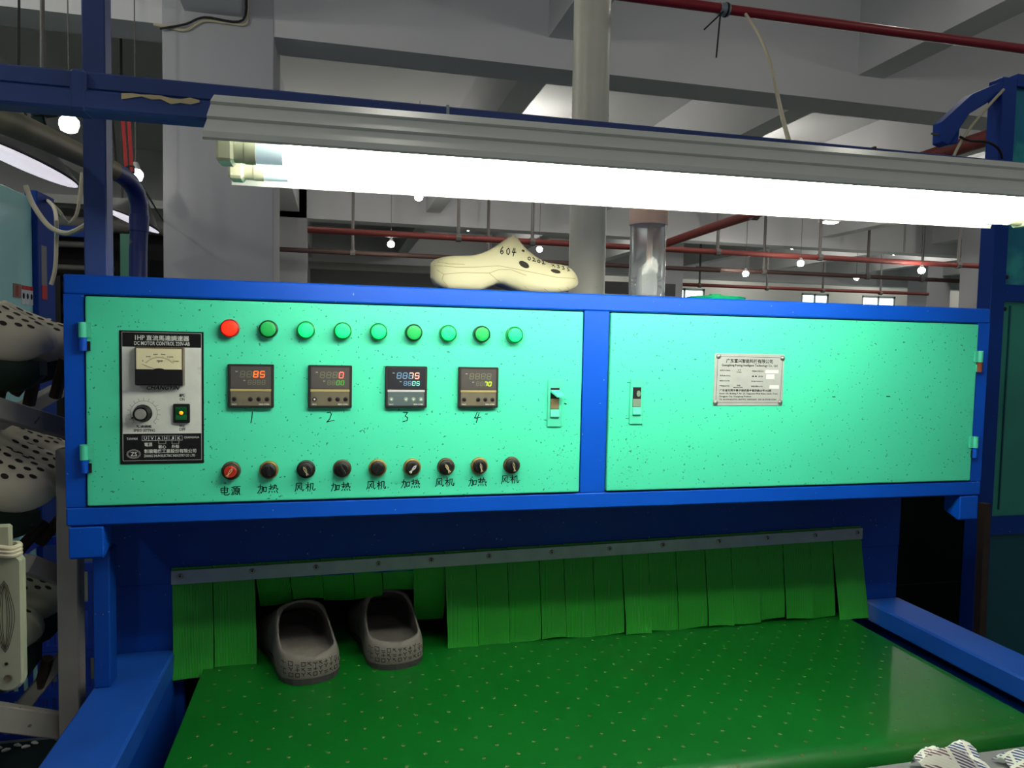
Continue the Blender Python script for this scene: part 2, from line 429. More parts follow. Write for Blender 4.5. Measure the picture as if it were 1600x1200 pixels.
def rope(name, pts, r, m, label, cat='cable', n=8, parent=None):
    P = [Vector(p) for p in pts]; out = []
    for i in range(len(P) - 1):
        p0 = P[max(i - 1, 0)]; p1 = P[i]; p2 = P[i + 1]; p3 = P[min(i + 2, len(P) - 1)]
        for k in range(6):
            s = k / 6
            out.append(.5 * ((2 * p1) + (-p0 + p2) * s + (2 * p0 - 5 * p1 + 4 * p2 - p3) * s * s + (-p0 + 3 * p1 - 3 * p2 + p3) * s ** 3))
    out.append(P[-1])
    mb = MB().tube(out, r, n)
    if parent is not None: return part(name, mb, m, parent, smooth=True)
    return single(name, mb, m, label, cat, smooth=True)
rope('hanging_cable', [(1.507, 0.580, 1.225), (1.502, 0.500, 1.136), (1.443, 0.350, 1.005), (1.367, 0.200, 0.884), (1.286, 0.050, 0.776), (1.193, -0.120, 0.668)], .0042, 'cable_white', 'cream cable drooping from red pipe down to the blue lamp beam')
rope('wall_conduit', [(-0.507, 2.885, 1.901), (-0.440, 2.885, 1.896), (-0.355, 2.885, 1.890), (-0.268, 2.885, 1.946), (-0.168, 2.885, 1.951), (-0.063, 2.885, 1.954), (-0.054, 2.885, 2.014), (-0.054, 2.885, 2.178)], .008, 'cable_white', 'pale conduit bent across the top of the white column')
rope('wall_conduit', [(-0.474, 2.870, 1.877), (-0.352, 2.870, 1.914), (-0.259, 2.870, 1.960), (-0.071, 2.870, 1.970), (-0.062, 2.870, 2.170)], .006, 'cable_black', 'thin dark cable beside the conduit on white column')
# ---------------------------------------------------------------- hanging bulbs
def bulb(p, r, label, ceil=2.65, glow='bulb_glow'):
    t = thing('light_bulb', label, 'bulb', p, group='bare bulbs hanging in the hall')
    part('bulb_glass', MB().lathe([(r * .35, -r * 1.0), (r * .8, -r * .8), (r, -r * .2), (r * .95, r * .25), (r * .62, r * .62)], p, (0, 0, 1), 8), glow, t, smooth=True)
    part('bulb_base', MB().lathe([(r * .66, r * .6), (r * .5, r * 1.2), (r * .3, r * 1.6)], p, (0, 0, 1), 12), 'bulb_base', t, smooth=True)
    part('cord', MB().tube([(p[0], p[1], p[2] + r * 1.5), (p[0], p[1], ceil)], .003, 5), 'hanger', t)
    return t
for (p, r, l) in (((1.189, 6.000, 1.728), 0.040, 'glowing bulb high above the heel of the pale clog'),
                  ((1.024, 7.400, 1.436), 0.040, 'glowing bulb left of the pale clog, below red pipe'),
                  ((2.821, 7.400, 1.466), 0.036, 'glowing bulb just above the toe of the pale clog'),
                  ((5.898, 6.600, 1.354), 0.040, 'glowing bulb left of centre above the right-hand door'),
                  ((7.833, 6.800, 1.371), 0.044, 'glowing bulb beside the far grey column at right'),
                  ((6.121, 8.200, 1.380), 0.044, 'glowing bulb low behind the dark pipe, above green lid'),
                  ((9.399, 10.000, 1.597), .04, 'smallest far glowing bulb above the bright windows'),
                  ((-0.803, 2.573, 1.290), .045, 'glowing bulb left of the blue upright under the beam'),
                  ((-0.554, 2.709, 1.102), .036, 'glowing bulb between blue upright and white column')):
    bulb(p, r, l, glow='strip_glow' if p[0] < 0 else 'bulb_glow')
for (p, l) in (((-1.3, -1.0, 1.75), 'added fill bulb over the aisle at left behind the viewpoint'), ((1.1, -1.9, 1.8), 'added fill bulb over the aisle straight behind the viewpoint'),
               ((3.1, -.9, 1.8), 'added fill bulb over the aisle at right behind the viewpoint'), ((-1.6, 1.5, 1.9), 'added fill bulb high above the shoe rack, out of view'),
               ((2.7, 1.3, 1.95), 'bare bulb high above the oven\'s right end, out of view'), ((.6, .9, 1.95), 'added fill bulb high above the oven, out of view'), ((5.2, 1.2, 1.9), 'added fill bulb high at far right, out of view')):
    bulb(p, .06, l, glow='fill_glow' if p[0] > .2 else 'bulb_glow')  # unseen bulbs, added as fill light for the front of the hall
for (x, y) in ((-.2, 4.6), (-.1, 7.0), (-4.2, 5.0), (-5.5, 9.0), (2.2, 6.0), (4.7, 6.0), (7.0, 6.0), (9.4, 6.2), (2.6, 11.2), (5.0, 11.2), (8.9, 11.2), (11.2, 11.2), (14.0, 11.2), (6.7, 15.8), (10.9, 15.8), (15.2, 15.8), (19.0, 15.6)):  # hidden bulbs added to brighten the far bays
    bulb((x, y, 2.28), .06, 'added fill bulb close under the far ceiling, hidden behind a beam')
t = thing('strip_light', 'small bright strip light on the far ceiling under the lamp', 'light', (6.75, 7.26, 2.0))
part('diffuser', MB().box(6.66, 6.86, 7.2, 7.32, 1.985, 2.0), 'strip_glow', t)
part('housing', MB().box(6.64, 6.88, 7.18, 7.34, 2.0, 2.04), 'bulb_base', t)
part('rod', MB().tube([(6.75, 7.26, 2.04), (6.75, 7.26, 2.65)], .01, 6), 'hanger', t)

# ================================================================== CONVEYOR OVEN BODY
oven = thing('conveyor_oven', 'blue steel tunnel oven body with forward rails under control cabinet', 'oven', (.887, .9, FZ))
part('front_panel', MB().box(.0, 1.755, .2035, .225, -.166, -.002), 'blue_panel', oven)
part('front_panel', MB().box(.0, .135, .2035, .225, -.75, -.166), 'blue_panel', oven, .002)
part('front_panel', MB().box(1.63, 1.755, .2035, .225, -.75, -.166), 'blue_panel', oven, .002)
part('side_panel', MB().box(.0, .03, .225, 2.2, -.75, -.002), 'blue_panel', oven)
part('side_panel', MB().box(1.725, 1.755, .225, 2.2, -.75, -.002), 'blue_panel', oven)
part('roof_panel', MB().box(.03, 1.725, .225, 2.2, -.03, -.002), 'blue_panel', oven)
part('tunnel_back', MB().box(.03, 1.725, 2.17, 2.2, -.75, -.03), 'dark_inside', oven)
part('tunnel_bed', MB().box(.03, 1.725, .225, 2.17, -.75, -.42), 'dark_inside', oven)
part('side_rail', MB().box(.018, .121, -.75, .2, -.339, -.293), 'blue_dusty', oven, .004)
part('side_rail', MB().box(1.657, 1.756, -.75, .2, -.339, -.293), 'blue_dusty', oven, .004)
part('support_post', MB().box(.021, .047, .055, .095, -.293, -.055), 'blue_panel', oven, .002)
part('rail_web', MB().box(.10, .1195, -.6, .2, -.62, -.339), 'blue_panel', oven)
part('rail_web', MB().box(1.715, 1.735, -.6, .2, -.62, -.339), 'blue_panel', oven)
for x in (.03, 1.69):
    for y in (-.7, 2.1):
        part('leg', MB().box(x, x + .05, y, y + .05, FZ, -.339 if y < 0 else -.75), 'blue_panel', oven)
part('bottom_tray', MB().box(.0, 1.72, -.55, .2, -.66, -.63), 'tray_brown', oven)
# ---------------------------------------------------------------- conveyor belt
R0 = .036; ZB = -.328
prof = [(2.1, ZB), (1.2, ZB), (.6, ZB), (.2, ZB), (0, ZB), (-.2, ZB), (-.27, ZB)]
yc = -.295
for k in range(0, 13):
    a = math.pi * k / 12; prof.append((yc - R0 * math.sin(a), ZB - R0 + R0 * math.cos(a)))
prof += [(.2, ZB - 2 * R0), (2.1, ZB - 2 * R0)]
belt = thing('conveyor_belt', 'dark green perforated conveyor belt running under the strip curtain', 'conveyor belt', (.888, .9, ZB - .08))
bm_ = MB(); th = .003
def offp(i, d):
    p = prof[i]; a = prof[max(i - 1, 0)]; b = prof[min(i + 1, len(prof) - 1)]
    tx, tz = b[0] - a[0], b[1] - a[1]; l = math.hypot(tx, tz); return (p[0] - tz / l * -d, p[1] + tx / l * -d * -1)
inner = []
for i in range(len(prof)):
    p = prof[i]; a = prof[max(i - 1, 0)]; b = prof[min(i + 1, len(prof) - 1)]
    tx, tz = b[0] - a[0], b[1] - a[1]; l = math.hypot(tx, tz); inner.append((p[0] - tz / l * th, p[1] + tx / l * th))
bx0, bx1 = .174, 1.602
vs_ = []; NP = len(prof)
for x in (bx0, bx1):
    for p in prof: vs_.append((x, p[0], p[1]))
    for p in inner: vs_.append((x, p[0], p[1]))
fs_ = []
for i in range(NP - 1):
    fs_.append((i, i + 1, 2 * NP + i + 1, 2 * NP + i)); fs_.append((NP + i, 2 * NP + NP + i, 2 * NP + NP + i + 1, NP + i + 1))
    fs_.append((i, NP + i, NP + i + 1, i + 1)); fs_.append((2 * NP + i, 2 * NP + i + 1, 2 * NP + NP + i + 1, 2 * NP + NP + i))
bm_.add(vs_, fs_)
part('belt_sheet', bm_, 'belt_green', belt, smooth=True)
holes = MB(); rims = MB()
row = 0; y = .17
while y > -.40:
    for i in range(25):
        x = .205 + i * .058 + (.029 if row % 2 else 0)
        if x > 1.585: continue
        xx = x + random.uniform(-.002, .002); yy = y + random.uniform(-.002, .002)
        if yy > yc:
            c = Vector((xx, yy, ZB)); nrm = Vector((0, 0, 1)); tv = Vector((0, 1, 0))
        else:
            a = (yc - yy) / R0; c = Vector((xx, yc - R0 * math.sin(a), ZB - R0 + R0 * math.cos(a))); nrm = Vector((0, -math.sin(a), math.cos(a))); tv = Vector((0, math.cos(a), math.sin(a)))
        u = Vector((1, 0, 0))
        def ring(r, h): return [c + nrm * h + (u * math.cos(2 * math.pi * k / 10) + tv * math.sin(2 * math.pi * k / 10)) * r for k in range(10)]
        o_, i_ = ring(.0032, .0001), ring(.0026, .0004)
        rims.add(o_ + i_, [(k, (k + 1) % 10, 10 + (k + 1) % 10, 10 + k) for k in range(10)])
        holes.add(ring(.0026, .0003), [tuple(range(10))])
    y -= .030; row += 1
part('perforation', holes, 'hole_dark', belt, kind='stuff')
part('perforation_rim', rims, 'hole_rim', belt, kind='stuff')
part('end_roller', MB().tube([(.178, yc, ZB - R0), (1.598, yc, ZB - R0)], R0 - .004, 16), 'galvanised', belt, smooth=True)
# ---------------------------------------------------------------- strip curtain
cur = thing('strip_curtain', 'green woven strip curtain hanging across oven mouth under metal strip', 'curtain', (.887, .19, -.34))
zl = lambda x: -.151 + (x - .115) * .0148
strip = MB()
strip.add([(.115, .193, zl(.115) - .014), (1.641, .193, zl(1.641) - .014), (1.641, .193, zl(1.641) + .0125), (.115, .193, zl(.115) + .0125),
           (.115, .1965, zl(.115) - .014), (1.641, .1965, zl(1.641) - .014), (1.641, .1965, zl(1.641) + .0125), (.115, .1965, zl(.115) + .0125)],
          [(0, 1, 2, 3), (7, 6, 5, 4), (0, 4, 5, 1), (1, 5, 6, 2), (2, 6, 7, 3), (3, 7, 4, 0)])
part('clamp_strip', strip, 'galvanised', cur)
cs = cur.children[0]
for sx, sz in [(0.131, -0.149), (0.261, -0.146), (0.381, -0.145), (0.503, -0.144), (0.61, -0.142), (0.731, -0.14), (0.868, -0.138), (1.0, -0.136), (1.125, -0.134), (1.263, -0.132), (1.386, -0.13), (1.513, -0.129), (1.627, -0.127)]:
    part('screw', MB().lathe([(.0055, 0), (.0052, .0015), (.0032, .003), (.0018, .0026)], (sx, .193, sz), (0, -1, 0), 12), 'screw_steel', cs, smooth=True)
    part('screw_recess', MB().lathe([(.0019, .0028), (.0018, .0031)], (sx, .193, sz), (0, -1, 0), 8), 'black_gap', cs)
fx = [0.12, 0.193, 0.271, 0.335, 0.396, 0.458, 0.515, 0.58, 0.646, 0.712, 0.78, 0.85, 0.905, .972, 1.04, 1.102, 1.169, 1.241, 1.306, 1.375, 1.441, 1.513, 1.575, 1.655]
# per flap: forward lean at the hem (m, negative = towards viewer), hem height
LEAN = [-.022, -.014, .045, .03, .05, .04, .03, .05, -.012, -.01, -.006, -.01, -.009, -.008, -.016, -.008, -.01, -.014, -.012, -.006, -.012, -.008, -.024]
HEM = [-.345, -.333, -.232, -.222, -.232, -.228, -.213, -.285, -.331, -.332, -.326, -.326, -.327, -.326, -.329, -.325, -.326, -.326, -.322, -.322, -.323, -.324, -.331]
for i in range(23):
    xa, xb = fx[i], fx[i + 1]
    mb = MB(); nz = 9; nx = 4; vs = []; fs = []
    cup = random.uniform(-.002, .003)
    for layer in (0, .0018):
        for k in range(nz + 1):
            s = k / nz; zt = zl((xa + xb) / 2) + .016; z = zt + (HEM[i] - zt) * s
            # above the slit the sheet is whole
            for j in range(nx + 1):
                q = j / nx
                x = (xa - .001 * 0) + (xb - xa - .0012) * q
                xs = .115 + (x - .12) * (1.526 / 1.535); xx = xs + (x - xs) * min(1, s * 1.2)
                yy = .1985 + LEAN[i] * s ** (2.0 if LEAN[i] > 0.02 else 1.6) + cup * s * (1 - (2 * q - 1) ** 2) + layer
                dz = .003 * math.sin(i * 2.3 + q * 2) * s
                zz = z + dz
                if LEAN[i] > .03: zz = max(zz, -.32)
                vs.append((xx, yy, zz))
    N1 = (nz + 1) * (nx + 1)
    for k in range(nz):
        for j in range(nx):
            a = k * (nx + 1) + j
            fs.append((a, a + 1, a + nx + 2, a + nx + 1)); fs.append((N1 + a, N1 + a + nx + 1, N1 + a + nx + 2, N1 + a + 1))
    for k in range(nz):
        a = k * (nx + 1); fs.append((a, a + nx + 1, N1 + a + nx + 1, N1 + a)); a += nx; fs.append((a, N1 + a, N1 + a + nx + 1, a + nx + 1))
    a0 = nz * (nx + 1)
    for j in range(nx): fs.append((a0 + j, a0 + j + 1, N1 + a0 + j + 1, N1 + a0 + j))
    mb.add(vs, fs)
    part('flap', mb, 'curtain_green', cur)

# ================================================================== CONTROL CABINET
CW, CH = 1.7734, .4006
cab = thing('control_cabinet', 'long blue and mint green electrical control cabinet above the conveyor', 'cabinet', (CW / 2, .175, 0))
part('frame_rail', MB().box(0, CW, 0, .03, .3695, CH), 'blue_paint', cab, .0025)
part('frame_rail', MB().box(0, CW, 0, .03, 0, .0300), 'blue_paint', cab, .0025)
part('frame_stile', MB().box(0, .0295, .0005, .03, .0300, .3695), 'blue_paint', cab, .001)
part('frame_stile', MB().box(1.7442, CW, .0005, .03, .0300, .3695), 'blue_paint', cab, .001)
part('frame_stile', MB().box(.8612, .9103, .0005, .03, .0300, .3695), 'blue_paint', cab, .001)
part('shell', MB().box(.002, CW - .002, .03, .35, .002, CH - .002), 'blue_panel', cab)
for x0, x1 in ((.003, .054), (1.7225, 1.7705)):
    part('corner_block', MB().prismx([(0.001, -.002), (.045, -.002), (.045, -.040), (.006, -.055), (.001, -.053)], x0, x1), 'blue_paint', cab, .002)
def door(x0, x1):
    return part('cabinet_door', MB().box(x0, x1, -.003, .012, .0325, .3670), 'teal_door', cab, .0025, segs=2)
d1 = door(.0318, .8585); d2 = door(.9128, 1.7415)
for o in (d1, d2):
    x0 = .0295 if o is d1 else .9103; x1 = .8612 if o is d1 else 1.7442
    part('door_gap', MB().box(x0, x1, .0125, .0298, .0300, .3695), 'black_gap', cab)
def hinge(x, z1, side, far=False):
    part('hinge', MB().tube([(x, -.006, z1), (x, -.006, z1 - .024)], .0062, 12), 'teal_trim', cab, smooth=True, label='mint green hinge knuckle')
    part('hinge', MB().tube([(x, -.006, z1 - .0245), (x, -.006, z1 - .045)], .0058, 12), 'rust' if far else 'blue_paint', cab, smooth=True)
    part('hinge_leaf', MB().box(min(x, x + side * .013), max(x, x + side * .013), -.0075, -.003, z1 - .024, z1), 'teal_trim', cab)
    part('hinge_leaf', MB().box(x + side * .004 - .003, x + side * .004 + .006, -.0055, -.003, z1 - .045, z1 - .030), 'black_gap' if not far else 'teal_trim', cab)
hinge(.0295, .326, 1); hinge(.0295, .132, 1); hinge(1.7455, .311, -1, True); hinge(1.7455, .128, -1)
# door latches
def latch(x0, x1, z0, z1, lever):
    l = part('door_latch', MB().box(x0, x1, -.0062, -.003, z0, z1), 'teal_trim', cab, .001)
    hx0, hx1 = x0 + .005, x1 - .0055; hz1 = z1 - .0155; hz0 = z0 + .033
    part('latch_recess', MB().box(hx0, hx1, -.0066, -.0061, hz0, hz1), 'black_gap', l)
    part('latch_insert', MB().box(hx0 + .0005, hx1 - .0005, -.0072, -.0065, hz0 + .0005, hz0 + (.019 if lever else .015)), 'latch_brown' if lever else 'latch_grey', l)
    part('latch_tab', MB().prismx([(-.0062, z0 + .016), (-.0105, z0 + .019), (-.0075, z0 + .032), (-.0062, z0 + .032)], hx0, hx1), 'teal_trim', l, .0006)
    if lever:
        part('latch_lever', MB().add([(hx0, -.0066, hz1 - .004), (hx1, -.0066, hz1 - .004), (hx1 + .006, -.022, hz1 - .0135), (hx0 + .008, -.022, hz1 - .0135),
                                      (hx0, -.0066, hz1 - .008), (hx1, -.0066, hz1 - .008), (hx1 + .006, -.022, hz1 - .0165), (hx0 + .008, -.022, hz1 - .0165)],
                                     [(0, 1, 2, 3), (7, 6, 5, 4), (0, 4, 5, 1), (1, 5, 6, 2), (2, 6, 7, 3), (3, 7, 4, 0)]), 'teal_trim', l)
    else:
        part('latch_hook', MB().prism(circle(hx1 - .005, hz1 - .012, .004, .006, 10), -.0072, -.0064), 'latch_grey', l)
    return l
latch(.7925, .820, .155, .2425, True)['label'] = 'mint latch with its lever flipped out'
latch(.9535, .9805, .159, .2445, False)['label'] = 'mint latch with lever missing'
# ---------------------------------------------------------------- pilot lights
def pilot(x, z, lens, bez, label):
    b = part('pilot_light', MB().lathe([(.0148, .003), (.0150, .012), (.0146, .0165), (.0128, .0178), (.0124, .0165)], (x, 0, z), (0, -1, 0), 28), bez, cab, smooth=True, label=label)
    part('lens', MB().lathe([(.0124, .0150), (.0122, .0182), (.0112, .0188), (.0050, .0190), (.0015, .0190)], (x, 0, z), (0, -1, 0), 28), lens, b, smooth=True)
LT = [('lens_red', 'bezel_red', 'lit red pilot light'), ('lens_green_off', 'bezel_dark', 'dull green pilot light beside the red one')] + [('lens_green_lit', 'bezel_green', 'lit green pilot light')] * 3 + [('lens_green_off', 'bezel_dark', 'dull green pilot light with dark rim')] + [('lens_green_lit', 'bezel_green', 'lit green pilot light')] + [('lens_green_off', 'bezel_dark', 'dull green pilot light with dark rim')] + [('lens_green_lit', 'bezel_green', 'rightmost lit green pilot light')]
for i in range(9): pilot(.248 + .0598 * i, .3216, *LT[i])
# ---------------------------------------------------------------- selector switches
SW = [('switch_brown', 'knob_red', 32, 1), ('brass_dirty', 'knob_black', -8, 0), ('switch_black', 'knob_black', -25, 1), ('switch_brown', 'knob_black', -30, 0), ('brass_dirty', 'knob_black', 35, 0), ('brass_dirty', 'knob_black', 40, 2), ('switch_brown', 'knob_black', -28, 2), ('brass_dirty', 'knob_black', -12, 1), ('switch_brown', 'knob_black', -10, 1)]
for i, (cm, km, ang, mk) in enumerate(SW):
    x = .249 + .0598 * i; z = .0861
    s = part('selector_switch', MB().lathe([(.0152, .003), (.0156, .006), (.0150, .0095), (.0128, .0105), (.0122, .0095)], (x, 0, z), (0, -1, 0), 24), cm, cab, smooth=True, label='selector switch with red knob' if i == 0 else None)
    part('collar', MB().lathe([(.0121, .0095), (.0121, .0145), (.0108, .0155)], (x, 0, z), (0, -1, 0), 24), 'switch_black', s, smooth=True)
    k = MB().lathe([(.0100, .015), (.0098, .0195), (.0088, .0205)], (x, 0, z), (0, -1, 0), 20)
    part('knob', k, km, s, smooth=True)
    a = math.radians(-ang); dx, dz = math.sin(a) * -1, math.cos(a)
    p0 = Vector((x - dx * .0088, -.0225, z - dz * .0088)); p1 = Vector((x + dx * .0088, -.0225, z + dz * .0088))
    part('grip', MB().bar(p0, p1, .0052, .005), km, s, .0008)
    if mk:
        w = .0011 if mk == 1 else .0022
        q = MB(); y = -.0253
        b0 = Vector((x - dx * .008, 0, z - dz * .008)); b1 = Vector((x + dx * .0075, 0, z + dz * .0075)); pr = Vector((-dz, 0, dx))
        m0 = b0 + (b1 - b0) * .45
        loop = [b0 - pr * .0016, m0 + pr * .0010, b0 + (b1 - b0) * .75 + pr * .0016, b1, b0 + (b1 - b0) * .75 - pr * .0016, m0 - pr * .0010, b0 + pr * .0016]
        q.stroke([(v.x, v.z) for v in loop], w * .8, y)
        part('pointer_mark', q, 'white_print' if i == 5 else 'pointer_cream', s)
# ---------------------------------------------------------------- temperature controllers
SEG = {'0': 'abcdef', '1': 'bc', '2': 'abged', '3': 'abgcd', '4': 'fgbc', '5': 'afgcd', '6': 'afgedc', '7': 'abc', '8': 'abcdefg', '9': 'abcdfg', ' ': ''}
def digit(mb, ch, x, z, w, h, y, inv=False):
    t = w * .23; on = SEG[ch]; sk = .12 * h
    def S(p): return (p[0] + sk * (p[1] - z) / h, p[1])
    segs = {'a': [(x, z + h), (x + w, z + h)], 'd': [(x, z), (x + w, z)], 'g': [(x, z + h / 2), (x + w, z + h / 2)],
            'f': [(x, z + h / 2), (x, z + h)], 'b': [(x + w, z + h / 2), (x + w, z + h)], 'e': [(x, z), (x, z + h / 2)], 'c': [(x + w, z), (x + w, z + h / 2)]}
    for k, (p, q) in segs.items():
        if (k in on) != inv:
            dx, dz = q[0] - p[0], q[1] - p[1]; l = math.hypot(dx, dz); e = t * .62 / l
            mb.stroke([S((p[0] + dx * e, p[1] + dz * e)), S((q[0] - dx * e, q[1] - dz * e))], t, y)
def controller(cx, cz, top, bot, mt, mbm, blue, label):
    s = .036
    h = part('temperature_controller', MB().box(cx - s, cx + s, -.012, -.003, cz - s, cz + s), 'controller_body', cab, .0012, label=label)
    part('screen', MB().box(cx - .0315, cx + .0315, -.0128, -.0118, cz - .004, cz + .0325), 'controller_screen_blue' if blue else 'controller_screen', h, .0003)
    part('button_panel', MB().box(cx - .0315, cx + .0315, -.0128, -.0118, cz - .0325, cz - .0085), 'controller_panel_blue' if blue else 'controller_panel', h, .0003)
    part('accent_bar', MB().box(cx - .032, cx + .032, -.0136, -.0118, cz - .0085, cz - .0048), 'silver_bar' if blue else 'brass_bar', h, .0003)
    y = -.0132
    dim = MB(); lit1 = MB(); lit2 = MB()
    x0 = cx - .0165; wd = .0066; st = .0103; zt = cz + .0150; hh = .0095
    for i in range(4):
        ch = top[i]
        digit(dim, '8' if ch == ' ' else ch, x0 + i * st, zt, wd, hh, y, inv=(ch != ' '))
        if ch != ' ': digit(lit1, ch, x0 + i * st, zt, wd, hh, y - .0002)
    x1 = cx - .0045; w2 = .0046; s2 = .0073; z2 = cz + .0030; h2 = .0070
    for i in range(4):
        ch = bot[i]
        digit(dim, '8' if ch == ' ' else ch, x1 + i * s2, z2, w2, h2, y, inv=(ch != ' '))
        if ch != ' ': digit(lit2, ch, x1 + i * s2, z2, w2, h2, y - .0002)
    part('digit_segments', dim, 'seg_dim_blue' if blue else 'seg_dim', h)
    if lit1.v: part('display_digits', lit1, mt, h)
    if lit2.v: part('display_digits', lit2, mbm, h)
    for k, bx in enumerate((-.0255, -.0005, .0125, .0255)):
        part('button', MB().lathe([(.0040, 0), (.0039, .0008), (.0030, .0012)], (cx + bx, -.0126, cz - .0215), (0, -1, 0), 14), 'controller_body' if not blue else 'latch_grey', h, smooth=True)
        tri = MB(); c = (cx + bx, cz - .0215); r = .0026
        rot = {0: None, 1: math.pi, 2: -math.pi / 2, 3: math.pi / 2}[k]
        if rot is None: tri.prism(circle(c[0], c[1], .0016, .0016, 10), -.0142, -.0139)
        else: tri.prism([(c[0] + r * math.cos(rot + q), c[1] + r * math.sin(rot + q)) for q in (0, 2.1, -2.1)], -.0142, -.0139)
        part('button_mark', tri, 'silver_bar' if (blue or (label.startswith('second') and k == 0)) else 'black_print', h)
    lettering([('REX-C700', cx + .013, cx + .029, cz - .0312, cz - .0288), ('RKC', cx - .029, cx - .022, cz - .0312, cz - .0288), ('PV', cx - .0235, cx - .020, cz + .023, cz + .0248), ('SV', cx - .0115, cx - .008, cz + .0085, cz + .0101)], -.0131, 'white_print', h)
    return h
CZ = .2271
controller(.2804, CZ, '  85', '    ', 'seg_orange', 'seg_lime', False, 'first temperature controller with orange digits 85')
controller(.4075, CZ, '   0', '  00', 'seg_pink', 'seg_green', False, 'second temperature controller with pink digit 0')
controller(.5354, CZ, '  75', '  05', 'seg_red', 'seg_cyan', True, 'third, darker temperature controller with digits 75 and blue keys')
controller(.6627, CZ, '    ', '  70', 'seg_lime', 'seg_lime', False, 'fourth temperature controller with lime digits 70')
# ---------------------------------------------------------------- handwriting on the door
G = {
 '电': [[(.15, .8), (.85, .8), (.82, .35), (.17, .35), (.15, .8)], [(.15, .58), (.83, .6)], [(.5, 1), (.5, .12), (.6, .02), (.92, .04), (.97, .2)]],
 '源': [[(.08, .9), (.2, .8)], [(.05, .6), (.17, .52)], [(.05, .1), (.22, .4)], [(.3, .9), (1, .93)], [(.35, .9), (.33, .4), (.22, .05)], [(.65, .88), (.58, .78)], [(.48, .75), (.88, .76), (.86, .42), (.48, .42), (.48, .75)], [(.48, .58), (.87, .59)], [(.68, .42), (.68, .04), (.6, .1)], [(.5, .3), (.4, .1)], [(.85, .3), (.98, .02)]],
 '加': [[(.05, .7), (.5, .74), (.47, .2), (.4, .06), (.33, .14)], [(.28, .97), (.25, .5), (.02, .03)], [(.62, .66), (.95, .68), (.92, .22), (.64, .2), (.62, .66)]],
 '热': [[(.05, .75), (.45, .8)], [(.25, .99), (.25, .4), (.15, .45)], [(.05, .5), (.42, .62)], [(.5, .78), (.82, .82), (.82, .5), (.95, .4), (.98, .52)], [(.68, .98), (.62, .6), (.45, .38)], [(.52, .62), (.66, .54)], [(.1, .22), (.03, .05)], [(.35, .22), (.38, .08)], [(.6, .22), (.65, .08)], [(.85, .26), (.98, .03)]],
 '风': [[(.2, .9), (.18, .4), (.03, .02)], [(.2, .9), (.75, .93), (.75, .3), (.88, .06), (.99, .2)], [(.6, .74), (.28, .2)], [(.35, .66), (.62, .2)]],
 '机': [[(.03, .7), (.45, .73)], [(.25, .99), (.25, .0)], [(.25, .68), (.05, .3)], [(.27, .6), (.42, .45)], [(.58, .85), (.56, .4), (.45, .06)], [(.58, .85), (.82, .87), (.82, .25), (.88, .1), (1.02, .12), (1.04, .32)]],
 '1': [[(.55, 1), (.5, .5), (.38, 0)]],
 '2': [[(.1, .95), (.45, 1), (.6, .8), (.4, .35), (.05, .05), (.3, .12), (.95, .2)]],
 '3': [[(.15, .95), (.7, .95), (.4, .6), (.7, .45), (.65, .15), (.1, .05)]],
 '4': [[(.45, 1), (.1, .42), (.45, .4), (.95, .5)], [(.72, .95), (.5, .4), (.35, -.1)]],
 '6': [[(.6, 1), (.2, .6), (.1, .2), (.45, 0), (.75, .25), (.55, .5), (.2, .3)]],
 '0': [[(.5, .9), (.15, .6), (.25, .15), (.6, .05), (.85, .4), (.7, .8), (.5, .9)]],
 '5': [[(.85, .95), (.3, .95), (.25, .55), (.7, .5), (.75, .15), (.2, .0)]],
 'x': [[(.1, .9), (.85, .1)], [(.85, .9), (.1, .1)]],
}
def handwrite(mb, body, x, z, w, h, y, pen, jit=.06):
    n = len(body); cw = w / n
    for i, ch in enumerate(body):
        for st in G[ch]:
            mb.stroke([(x + cw * (i + .06 + .86 * (p[0] + random.uniform(-jit, jit) * .5)) , z + h * (p[1] + random.uniform(-jit, jit) * .5)) for p in st], pen, y)
for i, c in enumerate('1234'):
    cx = (.2804, .4075, .5354, .6627)[i]
    mb = MB(); handwrite(mb, c, cx - .007, .165, .016, .018 if i != 3 else .017, -.0034, .0014, 0)
    part('handwriting', mb, 'ink', cab)
WORDS = ['电源', '加热', '风机', '加热', '风机', '加热', '风机', '加热', '风机']
for i, wd in enumerate(WORDS):
    x = .249 + .0598 * i; mb = MB(); zz = (.0525, .0545, .056, .0545, .056, .057, .058, .057, .0605)[i] - .0085
    handwrite(mb, wd, x - .0195, zz, .035, .0155, -.0034, .0014)
    part('handwriting', mb, 'ink', cab)
# ---------------------------------------------------------------- motor speed controller plate
def PLX(c): return .081 + (c - 80) * .0001895
def PLZ(c): return .3145 - (c - 85) * .000208
mp = part('motor_speed_controller', MB().box(.081, .2065, -.0045, -.003, .0995, .3145), 'plate_black', cab, .0005, label='black and silver motor speed control panel with meter and dial')
part('silver_panel', MB().box(PLX(104), PLX(722), -.0050, -.0044, PLZ(882), PLZ(210)), 'plate_silver', mp)
brd = MB(); yb = -.0048
def rr(x0, x1, z0, z1, w):
    brd.stroke([(x0, z0), (x1, z0), (x1, z1), (x0, z1), (x0, z0)], w, yb)
rr(PLX(103), PLX(724), PLZ(1092), PLZ(98), .0005)
for k in range(6): rr(PLX(252 + k * 53), PLX(252 + k * 53 + 52), PLZ(936), PLZ(900), .0004)
for a, b in ((382, 438), (487, 543)):
    brd.stroke([(PLX(a), PLZ(936)), (PLX(a), PLZ(962)), (PLX(b), PLZ(962)), (PLX(b), PLZ(936))], .0004, yb)
for rx, rz in ((54, 34), (46, 27)):
    el = circle(PLX(186), PLZ(1040), rx * .0001895, rz * .000208, 28); brd.stroke(el + el[:1], .0004, yb)
part('panel_lines', brd, 'white_print', mp)
T = []
